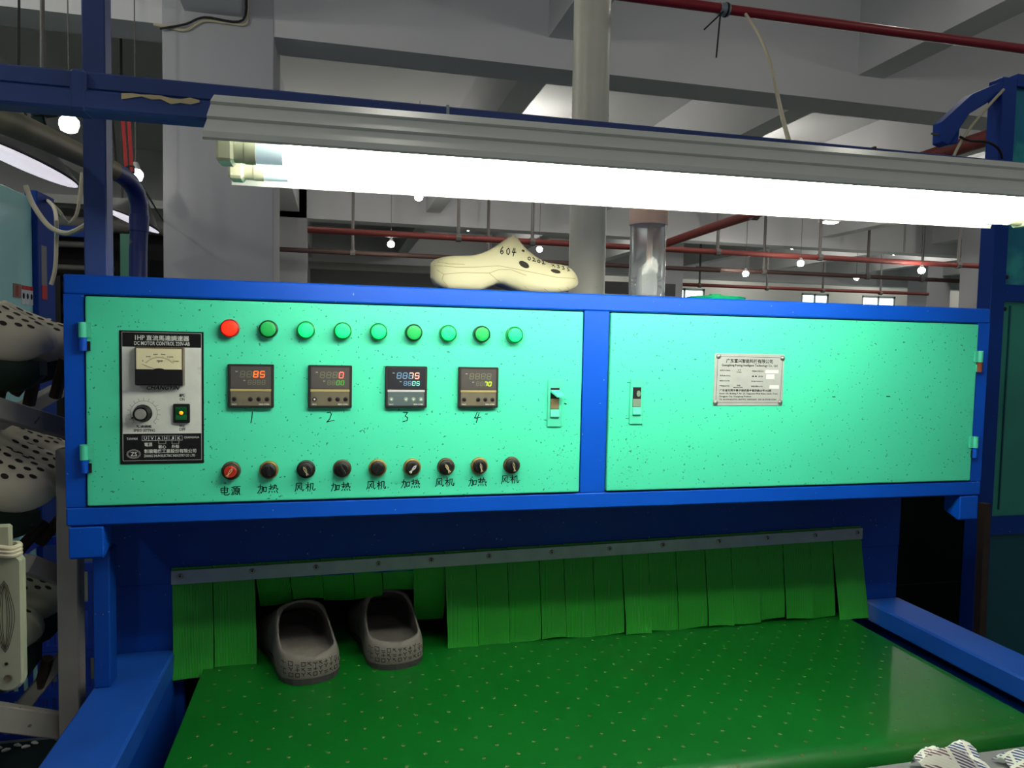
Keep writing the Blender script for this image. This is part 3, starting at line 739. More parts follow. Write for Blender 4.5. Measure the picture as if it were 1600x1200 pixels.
def tl(body, a, b, c, d, sh=0): T.append((body, PLX(a), PLX(b), PLZ(d), PLZ(c), sh))
tl('1HP', 203, 278, 120, 156); tl('直流馬達調速器', 290, 628, 118, 160); tl('DC MOTOR CONTROL 220V-AB', 197, 632, 166, 196)
tl('TAIWAN', 132, 215, 912, 930); tl('CHANGHUA', 585, 705, 905, 922)
for k, ch in enumerate('UVAHJK'): tl(ch, 266 + k * 53, 290 + k * 53, 906, 930)
tl('電源', 270, 332, 952, 982); tl('軸心', 380, 440, 970, 1000); tl('外殼', 485, 545, 970, 998)
tl('彰順電機工業股份有限公司', 268, 680, 1004, 1036); tl('ZHANG SHUN ELECTRIC INDUSTRY CO .LTD', 265, 672, 1046, 1066); tl('ZS', 160, 212, 1024, 1057)
lettering(T, -.0048, 'white_print', mp)
T = []
tl('CHANGYIN', 285, 540, 508, 540, .35); tl('運轉', 545, 595, 570, 596); tl('ON', 550, 590, 602, 625); tl('停止', 545, 595, 812, 832); tl('OFF', 545, 597, 838, 862)
tl('轉速調整', 210, 330, 815, 836); tl('SPEED SETTING', 188, 355, 845, 866)
lettering(T, -.0054, 'black_print', mp)
part('meter_housing', MB().box(PLX(218), PLX(594), -.0200, -.0048, PLZ(503), PLZ(208)), 'meter_frame', mp, .0012)
dial = part('meter_dial', MB().box(PLX(232), PLX(582), -.0206, -.0199, PLZ(380), PLZ(220)), 'meter_dial', mp)
part('meter_cover', MB().box(PLX(222), PLX(592), -.0218, -.0199, PLZ(500), PLZ(378)), 'black_plastic', mp, .0012)
part('meter_hub', MB().prism(circle(PLX(408), PLZ(380), .008, .0022, 14), -.0226, -.0204), 'black_plastic', mp)
tk = MB(); cxm, czm = PLX(410), PLZ(400)
for k in range(26):
    a = math.radians(142 - k * 104 / 25); r0 = .0232; r1 = .0262 if k % 5 == 0 else .0248
    tk.stroke([(cxm + r0 * math.cos(a) * 1.05, czm + r0 * math.sin(a)), (cxm + r1 * math.cos(a) * 1.05, czm + r1 * math.sin(a))], .00035, -.0209)
tk.stroke([(cxm + .0232 * 1.05 * math.cos(math.radians(142 - k * 8)), czm + .0232 * math.sin(math.radians(142 - k * 8))) for k in range(14)], .0003, -.0209)
for k, nm in enumerate(('0', '300', '600', '900', '1200', '1500')):
    a = math.radians(142 - k * 104 / 5); x = cxm + .0295 * 1.05 * math.cos(a); z = czm + .0288 * math.sin(a); w = .0011 * len(nm)
    put_text(tk, nm, x - w, x + w, z - .0011, z + .0011, -.0209)
put_text(tk, 'rpm', PLX(390), PLX(438), PLZ(328), PLZ(308), -.0209)
part('meter_scale', tk, 'black_print', mp)
part('meter_needle', MB().bar((cxm - .004, -.0211, czm + .004), (cxm - .0255, -.0211, czm + .0125), .0004, .0004), 'black_print', mp)
kx, kz = PLX(268), PLZ(722)
kn = MB()
for k in range(15):
    a = math.radians(225 - k * 270 / 14); kn.stroke([(kx + .0200 * math.cos(a), kz + .0200 * math.sin(a)), (kx + .0248 * math.cos(a), kz + .0248 * math.sin(a))], .0004, -.0054)
kn.stroke([(kx + .0200 * math.cos(math.radians(225 - k * 13.5)), kz + .0200 * math.sin(math.radians(225 - k * 13.5))) for k in range(21)], .0004, -.0054)
part('dial_scale', kn, 'black_print', mp)
part('speed_knob', MB().lathe([(.0138, .005), (.0142, .0075), (.0132, .0085), (.0118, .021), (.0108, .0225), (.0088, .0222)], (kx - .001, 0, kz), (0, -1, 0), 28), 'black_plastic', mp, smooth=True)
part('knob_cap', MB().lathe([(.0087, .0215), (.0085, .0230), (.0080, .0235)], (kx - .001, 0, kz), (0, -1, 0), 24), 'knob_metal', mp, smooth=True)
part('knob_pointer', MB().bar((kx - .010, -.0065, kz - .004), (kx - .018, -.0065, kz - .008), .0025, .002), 'black_plastic', mp)
sx0, sx1, sz0, sz1 = PLX(502), PLX(634), PLZ(798), PLZ(648)
part('rocker_switch', MB().box(sx0, sx1, -.0105, -.0048, sz0, sz1), 'black_plastic', mp, .0012)
part('rocker', MB().prismx([(-.0104, sz0 + .0045), (-.0104, sz1 - .0045), (-.0150, sz1 - .0050), (-.0118, (sz0 + sz1) / 2 - .002), (-.0125, sz0 + .0050)], sx0 + .0042, sx1 - .0042), 'rocker_green', mp, .0004)
part('indicator', MB().lathe([(.0030, 0), (.0028, .0012), (.0015, .0020)], (PLX(570), -.0128, PLZ(716)), (0, -1, 0), 12), 'indicator_amber', mp, smooth=True)
# ---------------------------------------------------------------- name plate on the right-hand door
def NX(c): return 1.1262 + (c - 170) * (.1510 / 1225)
def NZ(c): return .2955 - (c - 150) * (.1013 / 925)
npl = part('nameplate', MB().box(1.1262, 1.2775, -.0045, -.003, .1940, .2955), 'nameplate_steel', cab, .0006, label='silver maker\'s nameplate held by four rivets')
nb = MB()
nb.stroke([(NX(215), NZ(1020)), (NX(1350), NZ(1020)), (NX(1365), NZ(210)), (NX(220), NZ(203)), (NX(215), NZ(1020))], .0006, -.0048)
part('border_line', nb, 'black_print', npl)
T = []
def nl(body, a, b, c, d): T.append((body, NX(a), NX(b), NZ(d), NZ(c)))
nl('广东富兴智能科技有限公司', 370, 1190, 242, 318); nl('Guangdong Fuxing Intelligent Technology Co., Ltd.', 295, 1285, 335, 388)
nl('品名(NAME):', 268, 450, 435, 465); nl('烘干', 575, 632, 428, 455); nl('OVEN', 560, 640, 468, 488); nl('机型(MACHINE NO):', 830, 1035, 442, 475)
nl('型号(MODEL):', 268, 455, 530, 560); nl('重 量  (KG):', 830, 1030, 535, 565)
nl('电压(VOLTS):', 268, 445, 620, 650); nl('电 流(CURRENT):', 825, 1030, 625, 655)
nl('产地(MADE IN):', 268, 440, 710, 742); nl('中国', 568, 628, 700, 728); nl('MADE IN CHINA', 515, 675, 742, 762); nl('制造日期(DATE):', 825, 1030, 715, 748)
nl('广东省东莞市寮步镇塘唇金富西路23号102室', 272, 1185, 782, 825)
nl('Room 102, Building 7, No. 23, Tangt Jinfu West Road, Liaobu Town,', 272, 1308, 845, 882); nl('Dongguan City, Guangdong Province', 272, 830, 895, 932)
nl('TEL: 86-0769-82229702, 86027972, 13602326642   FAX: 86-0769-81152060', 272, 1283, 952, 982)
lettering(T, -.0048, 'black_print', npl)
for k, (a, b, c, d) in enumerate(((1065, 1300, 432, 490), (1085, 1230, 510, 595), (480, 590, 610, 680), (1060, 1150, 620, 690), (1150, 1320, 705, 770), (505, 740, 525, 590))):
    if k in (0, 1, 4): part('paint_smear', MB().box(NX(a), NX(b), -.0049, -.0046, NZ(d), NZ(c)), 'white_print', npl)
for (a, b) in ((232, 205), (1365, 220), (208, 1022), (1350, 1015)):
    part('rivet', MB().lathe([(.0049, 0), (.0046, .0018), (.0030, .0032), (.0012, .0036)], (NX(a), -.0045, NZ(b)), (0, -1, 0), 14), 'screw_steel', npl, smooth=True)
# scratches on the doors
sm = MB()
for (x, z, l, w) in ((1.52, .213, .008, .0020), (1.392, .212, .006, .0018), (.948, .238, .006, .001), (.985, .237, .005, .0008), (.947, .170, .006, .0012), (.787, .168, .005, .001), (.826, .198, .003, .002)):
    sm.stroke([(x, z), (x + l, z + random.uniform(-.001, .001))], w, -.0033)
part('paint_chip', sm, 'ink', cab)
gm = MB(); RG = random.Random(21)
for k in range(170):
    side = RG.random() < .5
    x = RG.gauss(.815 if side else .965, .026); z = RG.gauss(.10, .045)
    if not (.74 < x < .855 or .917 < x < 1.06) or not (.04 < z < .23): continue
    l = RG.uniform(.0008, .004); a = RG.uniform(0, 6.28)
    gm.stroke([(x, z), (x + l * math.cos(a), z + l * math.sin(a))], RG.uniform(.0004, .0011), -.00325)
part('grime', gm, 'grime', cab, kind='stuff')

# ================================================================== CLOGS
def interp(tab, s):
    for (a, va), (b, vb) in zip(tab[:-1], tab[1:]):
        if s <= b:
            q = (s - a) / (b - a); q = q * q * (3 - 2 * q) if False else q
            return va + (vb - va) * q
    return tab[-1][1]
def smooth_tab(tab):
    # catmull-rom through table
    def f(s):
        for i in range(len(tab) - 1):
            if s <= tab[i + 1][0] or i == len(tab) - 2:
                (a, va), (b, vb) = tab[i], tab[i + 1]; h = b - a; q = max(0, min(1, (s - a) / h))
                ma = (vb - tab[max(i - 1, 0)][1]) / (b - tab[max(i - 1, 0)][0]) if i > 0 else (vb - va) / h
                j = min(i + 2, len(tab) - 1); mb_ = (tab[j][1] - va) / (tab[j][0] - a)
                q2 = q * q; q3 = q2 * q
                return (2 * q3 - 3 * q2 + 1) * va + (q3 - 2 * q2 + q) * h * ma + (-2 * q3 + 3 * q2) * vb + (q3 - q2) * h * mb_
    return f
def clog_mesh(L=.27, Wd=.1, HT=None, SOLE=None, open0=.055, throat=.54, gapf=.78, wall=.007, floor=.022, notch=True):
    HT = HT or [(0, .050), (.03, .058), (.1, .062), (.28, .066), (.40, .082), (.5, .102), (.545, .109), (.6, .092), (.67, .075), (.76, .062), (.84, .059), (.9, .057), (.95, .049), (.985, .037), (1, .028)]
    SOLE = SOLE or [(0, .024), (.04, .010), (.12, .001), (.22, 0), (.33, .002), (.40, .013), (.44, .016), (.5, .011), (.58, .003), (.7, 0), (.82, .001), (.9, .006), (.96, .014), (1, .022)]
    WT = [(0, .02), (.012, .34), (.035, .56), (.08, .74), (.15, .83), (.27, .84), (.42, .82), (.55, .90), (.68, .99), (.78, 1.0), (.87, .92), (.93, .76), (.97, .54), (.99, .32), (1, .02)]
    fh, fs_, fw = smooth_tab(HT), smooth_tab(SOLE), smooth_tab(WT)
    S = [0, .006, .015, .03, .05, .07, .1, .14, .19, .25, .31, .37, .42, .46, .49, .51, .525, .535, .541, .56, .59, .63, .68, .73, .78, .83, .87, .905, .935, .96, .978, .99, 1]
    rows = []; NT = 9
    mid = (open0 + throat) / 2; hw = (throat - open0) / 2
    for s in S:
        w = fw(s) * Wd / 2; h = fh(s); zb = fs_(s); x = s * L
        e = abs((s - mid) / hw); g = w * gapf * (1 - e ** 3.2) ** .5 if e < 1 else 0.0
        hh = max(h - zb, .004); z1 = zb + hh * .33
        r = [(x, 0, zb), (x, w * .45, zb), (x, w * .82, zb + hh * .02), (x, w * .95, zb + hh * .1), (x, w * .995, zb + hh * .2)]
        for k in range(NT + 1):
            th = math.pi / 2 * k / NT
            r.append((x, g + (w - g) * max(0, math.cos(th)) ** .75, z1 + (h - z1) * math.sin(th) ** .92))
        wi = max(w - wall, .0005); hi = max(h - wall * .8, zb + .002); gi = min(g * .985, wi); fl = min(zb + floor, hi - .0005); z1i = min(z1 + .004, hi)
        z1i = max(z1i, fl)
        for k in range(NT, -1, -1):
            th = math.pi / 2 * k / NT
            r.append((x, gi + (wi - gi) * max(0, math.cos(th)) ** .75, z1i + (hi - z1i) * math.sin(th) ** .92 if hi > z1i else hi))
        r.append((x, wi * .96, fl)); r.append((x, wi * .5, fl)); r.append((x, 0, fl))
        rows.append(r)
    mb = MB(); n = len(rows[0])
    for sg in (1, -1):
        vs = [(p[0], p[1] * sg, p[2]) for r in rows for p in r]; fs = []
        for i in range(len(rows) - 1):
            for k in range(n - 1):
                a = i * n + k; f = (a, a + 1, a + n + 1, a + n); fs.append(f if sg < 0 else f[::-1])
        fs.append(tuple(range(n)) if sg > 0 else tuple(range(n))[::-1]); b = (len(rows) - 1) * n
        fs.append(tuple(b + k for k in range(n))[::-1] if sg > 0 else tuple(b + k for k in range(n)))
        mb.add(vs, fs)
    me = mb.mesh('shell', smooth=True, merge=True)
    return me
def bvh_of(me):
    return BVHTree.FromPolygons([v.co.copy() for v in me.vertices], [tuple(p.vertices) for p in me.polygons])
def project(bvh, pts, d, off, far=1.0):
    out = []
    d = Vector(d).normalized()
    for p in pts:
        h = bvh.ray_cast(Vector(p) - d * far, d)
        out.append((h[0] - d * off) if h[0] is not None else None)
    return out
def decal_poly(mb, bvh, c, u, v, d, ru, rv, off=.0006, n=12, rot=0.0):
    c = Vector(c); u = Vector(u); v = Vector(v)
    pts = [c]
    for rr_ in (.55, 1.0):
        for k in range(n):
            a = 2 * math.pi * k / n; x = ru * rr_ * math.cos(a); y = rv * rr_ * math.sin(a)
            x, y = x * math.cos(rot) - y * math.sin(rot), x * math.sin(rot) + y * math.cos(rot)
            pts.append(c + u * x + v * y)
    q = project(bvh, pts, d, off)
    if any(p is None for p in q): return
    fs = [(0, 1 + k, 1 + (k + 1) % n) for k in range(n)] + [(1 + k, 1 + n + k, 1 + n + (k + 1) % n, 1 + (k + 1) % n) for k in range(n)]
    mb.add(q, fs)
def decal_strokes(mb, bvh, strokes, d, w, off=.0006, up=(0, 0, 1), step=.004):
    d = Vector(d).normalized()
    for st in strokes:
        fine = []
        for a, b in zip(st[:-1], st[1:]):
            a = Vector(a); b = Vector(b); m = max(1, int((b - a).length / step))
            for k in range(m): fine.append(a + (b - a) * k / m)
        fine.append(Vector(st[-1]))
        q = project(bvh, fine, d, off)
        for a, b in zip(q[:-1], q[1:]):
            if a is None or b is None or (b - a).length > .03: continue
            t_ = (b - a)
            if t_.length < 1e-6: continue
            t_.normalize(); p = t_.cross(d).normalized() * w / 2; e = t_ * w * .3
            mb.add([a - e - p, b + e - p, b + e + p, a - e + p], [(0, 1, 2, 3)])
# cream clog on top of the cabinet
CL = .285
me = clog_mesh(CL, .100)
cl = thing('clog', 'pale cream clog with marker writing standing on top of the cabinet', 'shoe', (.585, .075, CH))
bv = bvh_of(me)
link('shell', me, 'cream_foam', cl)
for (sx, sz, ru, rv, ro) in ((.585, .051, .0105, .0056, -.45), (.800, .0415, .0100, .0040, -.15), (.585, .077, .0032, .0024, 0)):
    hm = MB(); decal_poly(hm, bv, (sx * CL, 0, sz), (1, 0, 0), (0, 0, 1), (0, 1, 0), ru, rv, rot=ro)
    link('vent_hole', hm.mesh('vent_hole'), 'vent_dark', cl)
ink = MB()
def word3(body, x, z, w, h, ang=0.0):
    st = []; n = len(body)
    for i, ch in enumerate(body):
        if ch == ' ': continue
        for s in G[ch]:
            pts = []
            for p in s:
                a = w * (i + .1 + .75 * p[0]); b = h * p[1]
                pts.append((x + a * math.cos(ang) - b * math.sin(ang), 0, z + a * math.sin(ang) + b * math.cos(ang)))
            st.append(pts)
    return st
decal_strokes(ink, bv, word3('604', .121, .069, .0108, .0135, -.08), (0, 1, 0), .0017)
decal_strokes(ink, bv, word3('0202 x335', .172, .0605, .0100, .0072, -.20), (0, 1, 0), .0015)
link('handwriting', ink.mesh('handwriting'), 'ink', cl)
gr = MB()
def line3(pts): return [[(a * CL, 0, b) for a, b in pts]]
for pts in ([(.02, .044), (.15, .041), (.28, .043), (.42, .047), (.5, .044), (.62, .038), (.8, .030), (.95, .030)],
            [(.03, .036), (.07, .028), (.06, .018), (.1, .006)], [(.07, .028), (.2, .032), (.36, .033)],
            [(.36, .033), (.42, .040), (.5, .041)], [(.36, .033), (.41, .022), (.44, .018)], [(.5, .041), (.57, .034), (.6, .031)],
            [(.59, .012), (.63, .004)], [(.72, .008), (.76, .003)], [(.82, .009), (.86, .004)], [(.88, .013), (.91, .008)], [(.02, .052), (.1, .047), (.2, .047)]):
    decal_strokes(gr, bv, line3(pts), (0, 1, 0), .0009, off=.0003)
link('groove', gr.mesh('groove'), 'cream_groove', cl)
# grey clogs on the belt, heels towards the viewer
HT2 = [(0, .046), (.03, .050), (.1, .052), (.2, .054), (.30, .066), (.40, .088), (.47, .104), (.51, .108), (.58, .098), (.67, .082), (.76, .070), (.84, .064), (.9, .058), (.95, .049), (.985, .037), (1, .028)]
SO2 = [(0, .012), (.04, .004), (.12, .0), (.22, 0), (.33, .001), (.44, .004), (.58, .0), (.7, 0), (.82, .001), (.9, .006), (.96, .014), (1, .022)]
me2 = clog_mesh(.295, .136, HT2, SO2, open0=.045, throat=.50, gapf=.86, wall=.006, floor=.026)
bv2 = bvh_of(me2)
mk = MB(); R3 = random.Random(4)
for k in range(11):
    yy = -.052 + k * .0103
    for z0 in (.020, .030, .039):
        ty = R3.choice('hvkbx'); a = .0032; c = (0, yy, z0 + R3.uniform(-.001, .001))
        if ty == 'h': S_ = [[(0, c[1] - a, c[2]), (0, c[1] + a, c[2])], [(0, c[1] - a, c[2] - .003), (0, c[1] + a * .6, c[2] - .003)]]
        elif ty == 'v': S_ = [[(0, c[1], c[2] - a), (0, c[1], c[2] + a)], [(0, c[1] - a, c[2]), (0, c[1] + a, c[2])]]
        elif ty == 'k': S_ = [[(0, c[1] - a, c[2] + a), (0, c[1], c[2]), (0, c[1] + a, c[2] + a)], [(0, c[1], c[2]), (0, c[1], c[2] - a)]]
        elif ty == 'b': S_ = [[(0, c[1] - a, c[2] - a), (0, c[1] + a, c[2] - a), (0, c[1] + a, c[2] + a), (0, c[1] - a, c[2] + a), (0, c[1] - a, c[2] - a)]]
        else: S_ = [[(0, c[1] - a, c[2] - a), (0, c[1] + a, c[2] + a)], [(0, c[1] - a * .5, c[2] + a), (0, c[1] + a, c[2] - a * .2)]]
        decal_strokes(mk, bv2, S_, (1, 0, 0), .0013, off=.0005, step=.003)
sole2 = MB()
fw2 = smooth_tab([(0, .10), (.012, .34), (.035, .56), (.08, .74), (.15, .83), (.27, .84), (.42, .82), (.55, .90), (.68, .99), (.78, 1.0), (.87, .92), (.93, .76), (.97, .54), (1, .12)])
ring_ = [(.295 * s, fw2(s) * .068 * .97) for s in (0, .012, .035, .08, .15, .27, .42, .55, .68, .78, .87, .93, .97, 1)]
ring_ = ring_ + [(x, -y) for x, y in ring_[::-1]]
nn = len(ring_); sole2.add([(x + .001, y, .0) for x, y in ring_] + [(x - .001, y * 1.03, .012) for x, y in ring_], [tuple(range(nn)), tuple(range(2 * nn - 1, nn - 1, -1))] + [(i, (i + 1) % nn, nn + (i + 1) % nn, nn + i) for i in range(nn)])
g1 = thing('clog', 'grey clog with carved heel pattern on belt, nearer the left rail', 'shoe', (.383, .075, ZB + .0006), (0, 0, math.radians(104)), 'grey clogs leaving the oven')
link('shell', me2, 'grey_shoe', g1)
link('heel_pattern', mk.mesh('heel_pattern'), 'shoe_mark', g1)
link('outsole', sole2.mesh('outsole'), 'grey_shoe_sole', g1)
g2 = copy_tree(g1); g2.location = (.540, .105, ZB + .0006); g2.rotation_euler = (0, 0, math.radians(97)); g2['label'] = 'grey clog with carved heel pattern on belt, second from the left'

# ---------------------------------------------------------------- things on top of the cabinet
b = thing('water_bottle', 'clear plastic bottle with pinkish lid standing on the cabinet', 'bottle', (1.031, .11, CH))
bx_, by_ = 1.031, .11
part('bottle_body', MB().lathe([(.0335, 0), (.0365, .004), (.0368, .05), (.0360, .10), (.0370, .150), (.0350, .158), (.0325, .158), (.0340, .149), (.0330, .10), (.0335, .05), (.0330, .008)], (bx_, by_, CH), (0, 0, 1), 28), 'clear_plastic', b, smooth=True)
part('lid', MB().lathe([(.0385, .150), (.0390, .153), (.0390, .186), (.0370, .190)], (bx_, by_, CH), (0, 0, 1), 28), 'lid_pink', b, smooth=True)
part('bottle_content', MB().lathe([(.020, .004), (.022, .03), (.018, .06), (.008, .072)], (bx_, by_, CH), (0, 0, 1), 16), 'scrap_white', b, smooth=True)
part('straw', MB().tube([(bx_ + .004, by_, CH + .07), (bx_ + .004, by_, CH + .15)], .006, 10), 'lid_pink', b, smooth=True)
gl = thing('cup_lid', 'bright green shallow dish on cabinet top right of bottle', 'dish', (1.235, .2, CH))
part('dish', MB().lathe([(.035, 0), (.062, .009), (.066, .016), (.058, .018), (.050, .014)], (1.235, .2, CH), (0, 0, 1), 28), 'cup_green', gl, smooth=True)
part('grip', MB().box(1.222, 1.248, .19, .21, CH + .014, CH + .0245), 'cup_green', gl, .003)
du = thing('exhaust_duct', 'tall round grey-white plastic duct rising behind the cabinet', 'pipe', (1.036, .5, 0))
part('duct', MB().tube([(1.040, .5, -.001), (1.034, .5, 1.2), (1.030, .5, 2.084)], .0465, 28), 'pvc', du, smooth=True)
part('collar', MB().tube([(1.040, .5, .0), (1.040, .5, .06)], .052, 28), 'pvc', du, smooth=True)
# upright, beam, handrail pipe
up = thing('steel_upright', 'square blue steel upright standing on cabinet at left', 'post', (.038, .05, CH))
part('post', MB().box(.0215, .0555, .03, .066, CH, 2.0), 'navy_beam', up, .002)
part('top_plate', MB().box(.005, .072, .015, .085, 2.0, 2.008), 'navy_beam', up)
bmz0, bmz1 = .6005, .6505
be = thing('lamp_beam', 'long navy steel beam running above the work lamp', 'beam', (.8, -.19, bmz0))
part('upper_tube', MB().box(-1.2, 2.4, -.2, -.165, .6275, .6505), 'navy_beam', be, .002)
part('lower_tube', MB().box(-1.2, 2.4, -.206, -.165, .5985, .6262), 'navy_beam', be, .004)
part('weld_joint', MB().box(.078, .098, -.2075, -.163, .5978, .6512), 'navy_beam', be, .004)
part('joint_clip', MB().box(.571, .5755, -.2015, -.1635, .625, .652), 'galvanised', be)
part('joint_clip', MB().box(1.300, 1.3045, -.2015, -.1635, .625, .652), 'tray_brown', be)
part('stand_off', MB().bar((.0385, -.17, .628), (.0385, .034, .692), .028, .028), 'navy_beam', be)
pk = MB(); RR = random.Random(3)
pts = [(.14 + i * .012, .6255 + RR.uniform(-.002, .002)) for i in range(9)]; low = [(x, z - RR.uniform(.001, .009)) for x, z in pts[::-1]]
pk.prism(pts + low, -.2072, -.2058)
part('peeled_paint', pk, 'pointer_cream', be)
pp = thing('bent_pipe', 'bent pipe, khaki then blue, dropping behind cabinet at left', 'pipe', (-.035, .59, .0))
def arc_path():
    a = [(-.062, -.30, .585), (-.056, -.067, .615), (-.062, .09, .632), (-.063, .35, .655), (-.052, .47, .660)]
    return a
part('pipe_run', MB().tube(arc_path(), .0205, 16), 'pipe_khaki', pp, smooth=True)
el_ = [(-.052, .46, .6595), (-.045, .51, .659), (-.039, .548, .652), (-.033, .572, .636), (-.030, .586, .610), (-.030, .590, .58), (-.0335, .588, .5), (-.036, .588, -.0)]
part('pipe_elbow', MB().tube(el_, .0195, 16), 'pipe_blue', pp, smooth=True)
part('coupling', MB().tube([(-.0305, .5895, .585), (-.0316, .589, .548)], .0215, 16), 'pipe_blue', pp, smooth=True)
part('foot', MB().box(-.075, .005, .55, .63, FZ, -.0), 'blue_panel', pp)

# ================================================================== WORK LAMP
la = thing('tube_lamp', 'long double-tube work lamp with ribbed white reflector above cabinet', 'lamp', (0.278, -.32, .515), (0, -.0095, 0))
lx0, lx1 = 0.2795, 1.52
outer = [(-0.449, 0.5157), (-0.4467, 0.5228), (-0.4187, 0.5427), (-0.421, 0.5455), (-0.394, 0.5659), (-0.3964, 0.5688), (-0.3674, 0.5849), (-0.3504, 0.5897), (-0.2916, 0.5897), (-0.2764, 0.5849), (-0.2384, 0.528), (-0.229, 0.5195), (-0.2271, 0.5128)]
inn = [(y + (.002 if y < -.32 else -.002), z - .0022) for y, z in outer][::-1]
part('reflector', MB().prismx([(y, z) for y, z in outer] + inn, lx0, lx1), 'reflector', la)
for (yy, zz) in ((-0.3950, 0.5161), (-0.3029, 0.5171)):
    part('lampholder', MB().box(.2865, .3045, yy - .016, yy + .016, zz - .015, zz + .028), 'lampholder', la, .003)
    part('lampholder', MB().box(1.498, 1.516, yy - .016, yy + .016, zz - .015, zz + .028), 'lampholder', la, .003)
    tb = part('led_tube', MB().tube([(.3570, yy, zz), (1.474, yy, zz)], .0128, 20), 'tube_glow', la, smooth=True)
    part('clear_end', MB().tube([(.3278, yy, zz), (.3568, yy, zz)], .0128, 20), 'tube_clear', tb, smooth=True)
    part('end_cap', MB().tube([(.3047, yy, zz), (.3154, yy, zz)], .0132, 20), 'lampholder', tb, smooth=True)
    part('end_cap', MB().tube([(.3158, yy, zz), (.3276, yy, zz)], .0141, 20), 'lampholder', tb, smooth=True)
    part('end_cap', MB().tube([(1.4742, yy, zz), (1.498, yy, zz)], .0138, 20), 'lampholder', tb, smooth=True)
part('spine', MB().box(.2865, 1.515, -0.3504, -0.2916, 0.5621, 0.5868), 'reflector', la)
for x in (.5, 1.25): part('hanger_strap', MB().bar((x, -.33, .592), (x, -.185, .612), .012, .003), 'galvanised', la)

# ================================================================== RIGHT-HAND MACHINE
rm = thing('neighbour_machine', 'tall blue framed machine with teal panels at right edge', 'machine', (2.6, .7, FZ))
part('post', MB().box(2.300, 2.352, .5, .55, FZ, 1.112), 'blue_panel', rm, .002)
part('top_rail', MB().box(2.352, 3.2, .5, .55, 1.09, 1.125), 'blue_panel', rm)
part('cross_rail', MB().box(2.352, 3.2, .502, .55, .462, .512), 'blue_panel', rm)
part('cross_rail', MB().box(2.352, 3.2, .502, .55, -.245, -.19), 'blue_panel', rm)
part('panel', MB().box(2.352, 3.2, .515, .535, .512, 1.09), 'side_teal_blue', rm)
pn = part('panel', MB().box(2.352, 3.2, .515, .535, -.19, .462), 'side_teal', rm)
part('panel', MB().box(2.352, 3.2, .515, .535, FZ, -.245), 'lower_teal', rm)
part('panel_seam', MB().box(2.385, 2.389, .511, .516, -.17, .45), 'lower_teal', rm)
for z in (.535, .44): part('bolt', MB().lathe([(.006, 0), (.006, .003), (.003, .004)], (2.368, .515, z), (0, -1, 0), 10), 'black_plastic', rm, smooth=True)
part('back_leg', MB().box(3.15, 3.2, .55, 1.2, FZ, FZ + .05), 'blue_panel', rm)
gn = [(2.302, 1.100), (2.196, 1.052), (2.095, .963), (2.097, .907), (2.120, .901), (2.155, .908), (2.158, .950), (2.190, .996), (2.253, 1.034), (2.302, 1.062)]
part('gooseneck_bracket', MB().prism(gn, .50, .535), 'blue_panel', rm, .002)
part('bracket_rod', MB().tube([(2.07, .51, .931), (2.10, .51, .930)], .003, 6), 'hanger', rm)
rope('machine_cable', [(2.292, 0.490, 1.070), (2.223, 0.470, 1.012), (2.171, 0.470, 0.954), (2.139, 0.470, 0.910), (2.116, 0.470, 0.869), (2.101, 0.470, 0.832)], .004, 'cable_white', 'cream cable looping below the curved blue bracket')
rope('machine_cable', [(2.120, 0.460, 0.913), (2.154, 0.460, 0.905), (2.213, 0.460, 0.906), (2.275, 0.480, 0.898), (2.302, 0.490, 0.874)], .0035, 'cable_black', 'black cable tied beside the curved blue bracket')
single('leaning_rod', MB().bar((2.190, .36, FZ), (2.192, .38, -.115), .022, .022), 'peg_brown', 'rusty brown bar standing beside the right-hand machine', 'bar')
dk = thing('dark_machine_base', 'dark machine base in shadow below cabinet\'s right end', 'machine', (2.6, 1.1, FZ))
part('base_body', MB().box(2.15, 3.1, .95, 1.35, FZ, .02), 'olive_shadow', dk, .004)  # shadow on the machine's side is put into this near-black colour
part('skirt', MB().box(2.14, 3.1, .935, .952, FZ, -.55), 'olive_shadow', dk)
# grey apron plate and cloth at the belt end
PLZ0 = -.345
ap = thing('apron_plate', 'grey steel apron plate in front of the belt end', 'plate', (1.2, -.55, -.41))
part('plate_top', MB().box(.30, 1.75, -.95, -.336, PLZ0 - .008, PLZ0), 'grey_plate', ap, .002)
part('plate_lip', MB().box(.30, 1.75, -.96, -.95, -.46, PLZ0), 'grey_plate', ap)
part('bracket', MB().box(.4, .44, -.9, -.56, -.63, PLZ0 - .008), 'galvanised', ap)
part('bracket', MB().box(1.5, 1.54, -.9, -.56, -.63, PLZ0 - .008), 'galvanised', ap)
cm = MB(); RC = random.Random(11)
def cloth(cx, cy, z, w, d, h, seed, nx=14, ny=12):
    rc = random.Random(seed); ph = [rc.uniform(0, 6.28) for _ in range(8)]; vs = []; fs = []
    for lay in (0, .0015):
        for j in range(ny + 1):
            for i in range(nx + 1):
                u = i / nx * 2 - 1; v = j / ny * 2 - 1
                env = max(0, 1 - (u * u + v * v) * .55)
                zz = h * env * (.55 + .45 * math.sin(3.1 * u + ph[0] + 2 * v)) + .35 * h * abs(math.sin(4.3 * v + 2.2 * u + ph[1])) * env + .004
                x = cx + w * .5 * (u + .14 * math.sin(3 * v + ph[2])); y = cy + d * .5 * (v + .14 * math.sin(3.4 * u + ph[3]))
                vs.append((x, y, z + zz + lay))
    n1 = (nx + 1) * (ny + 1)
    for j in range(ny):
        for i in range(nx):
            a = j * (nx + 1) + i; fs.append((a, a + 1, a + nx + 2, a + nx + 1)[::-1]); fs.append((n1 + a, n1 + a + 1, n1 + a + nx + 2, n1 + a + nx + 1))
    return MB().add(vs, fs)
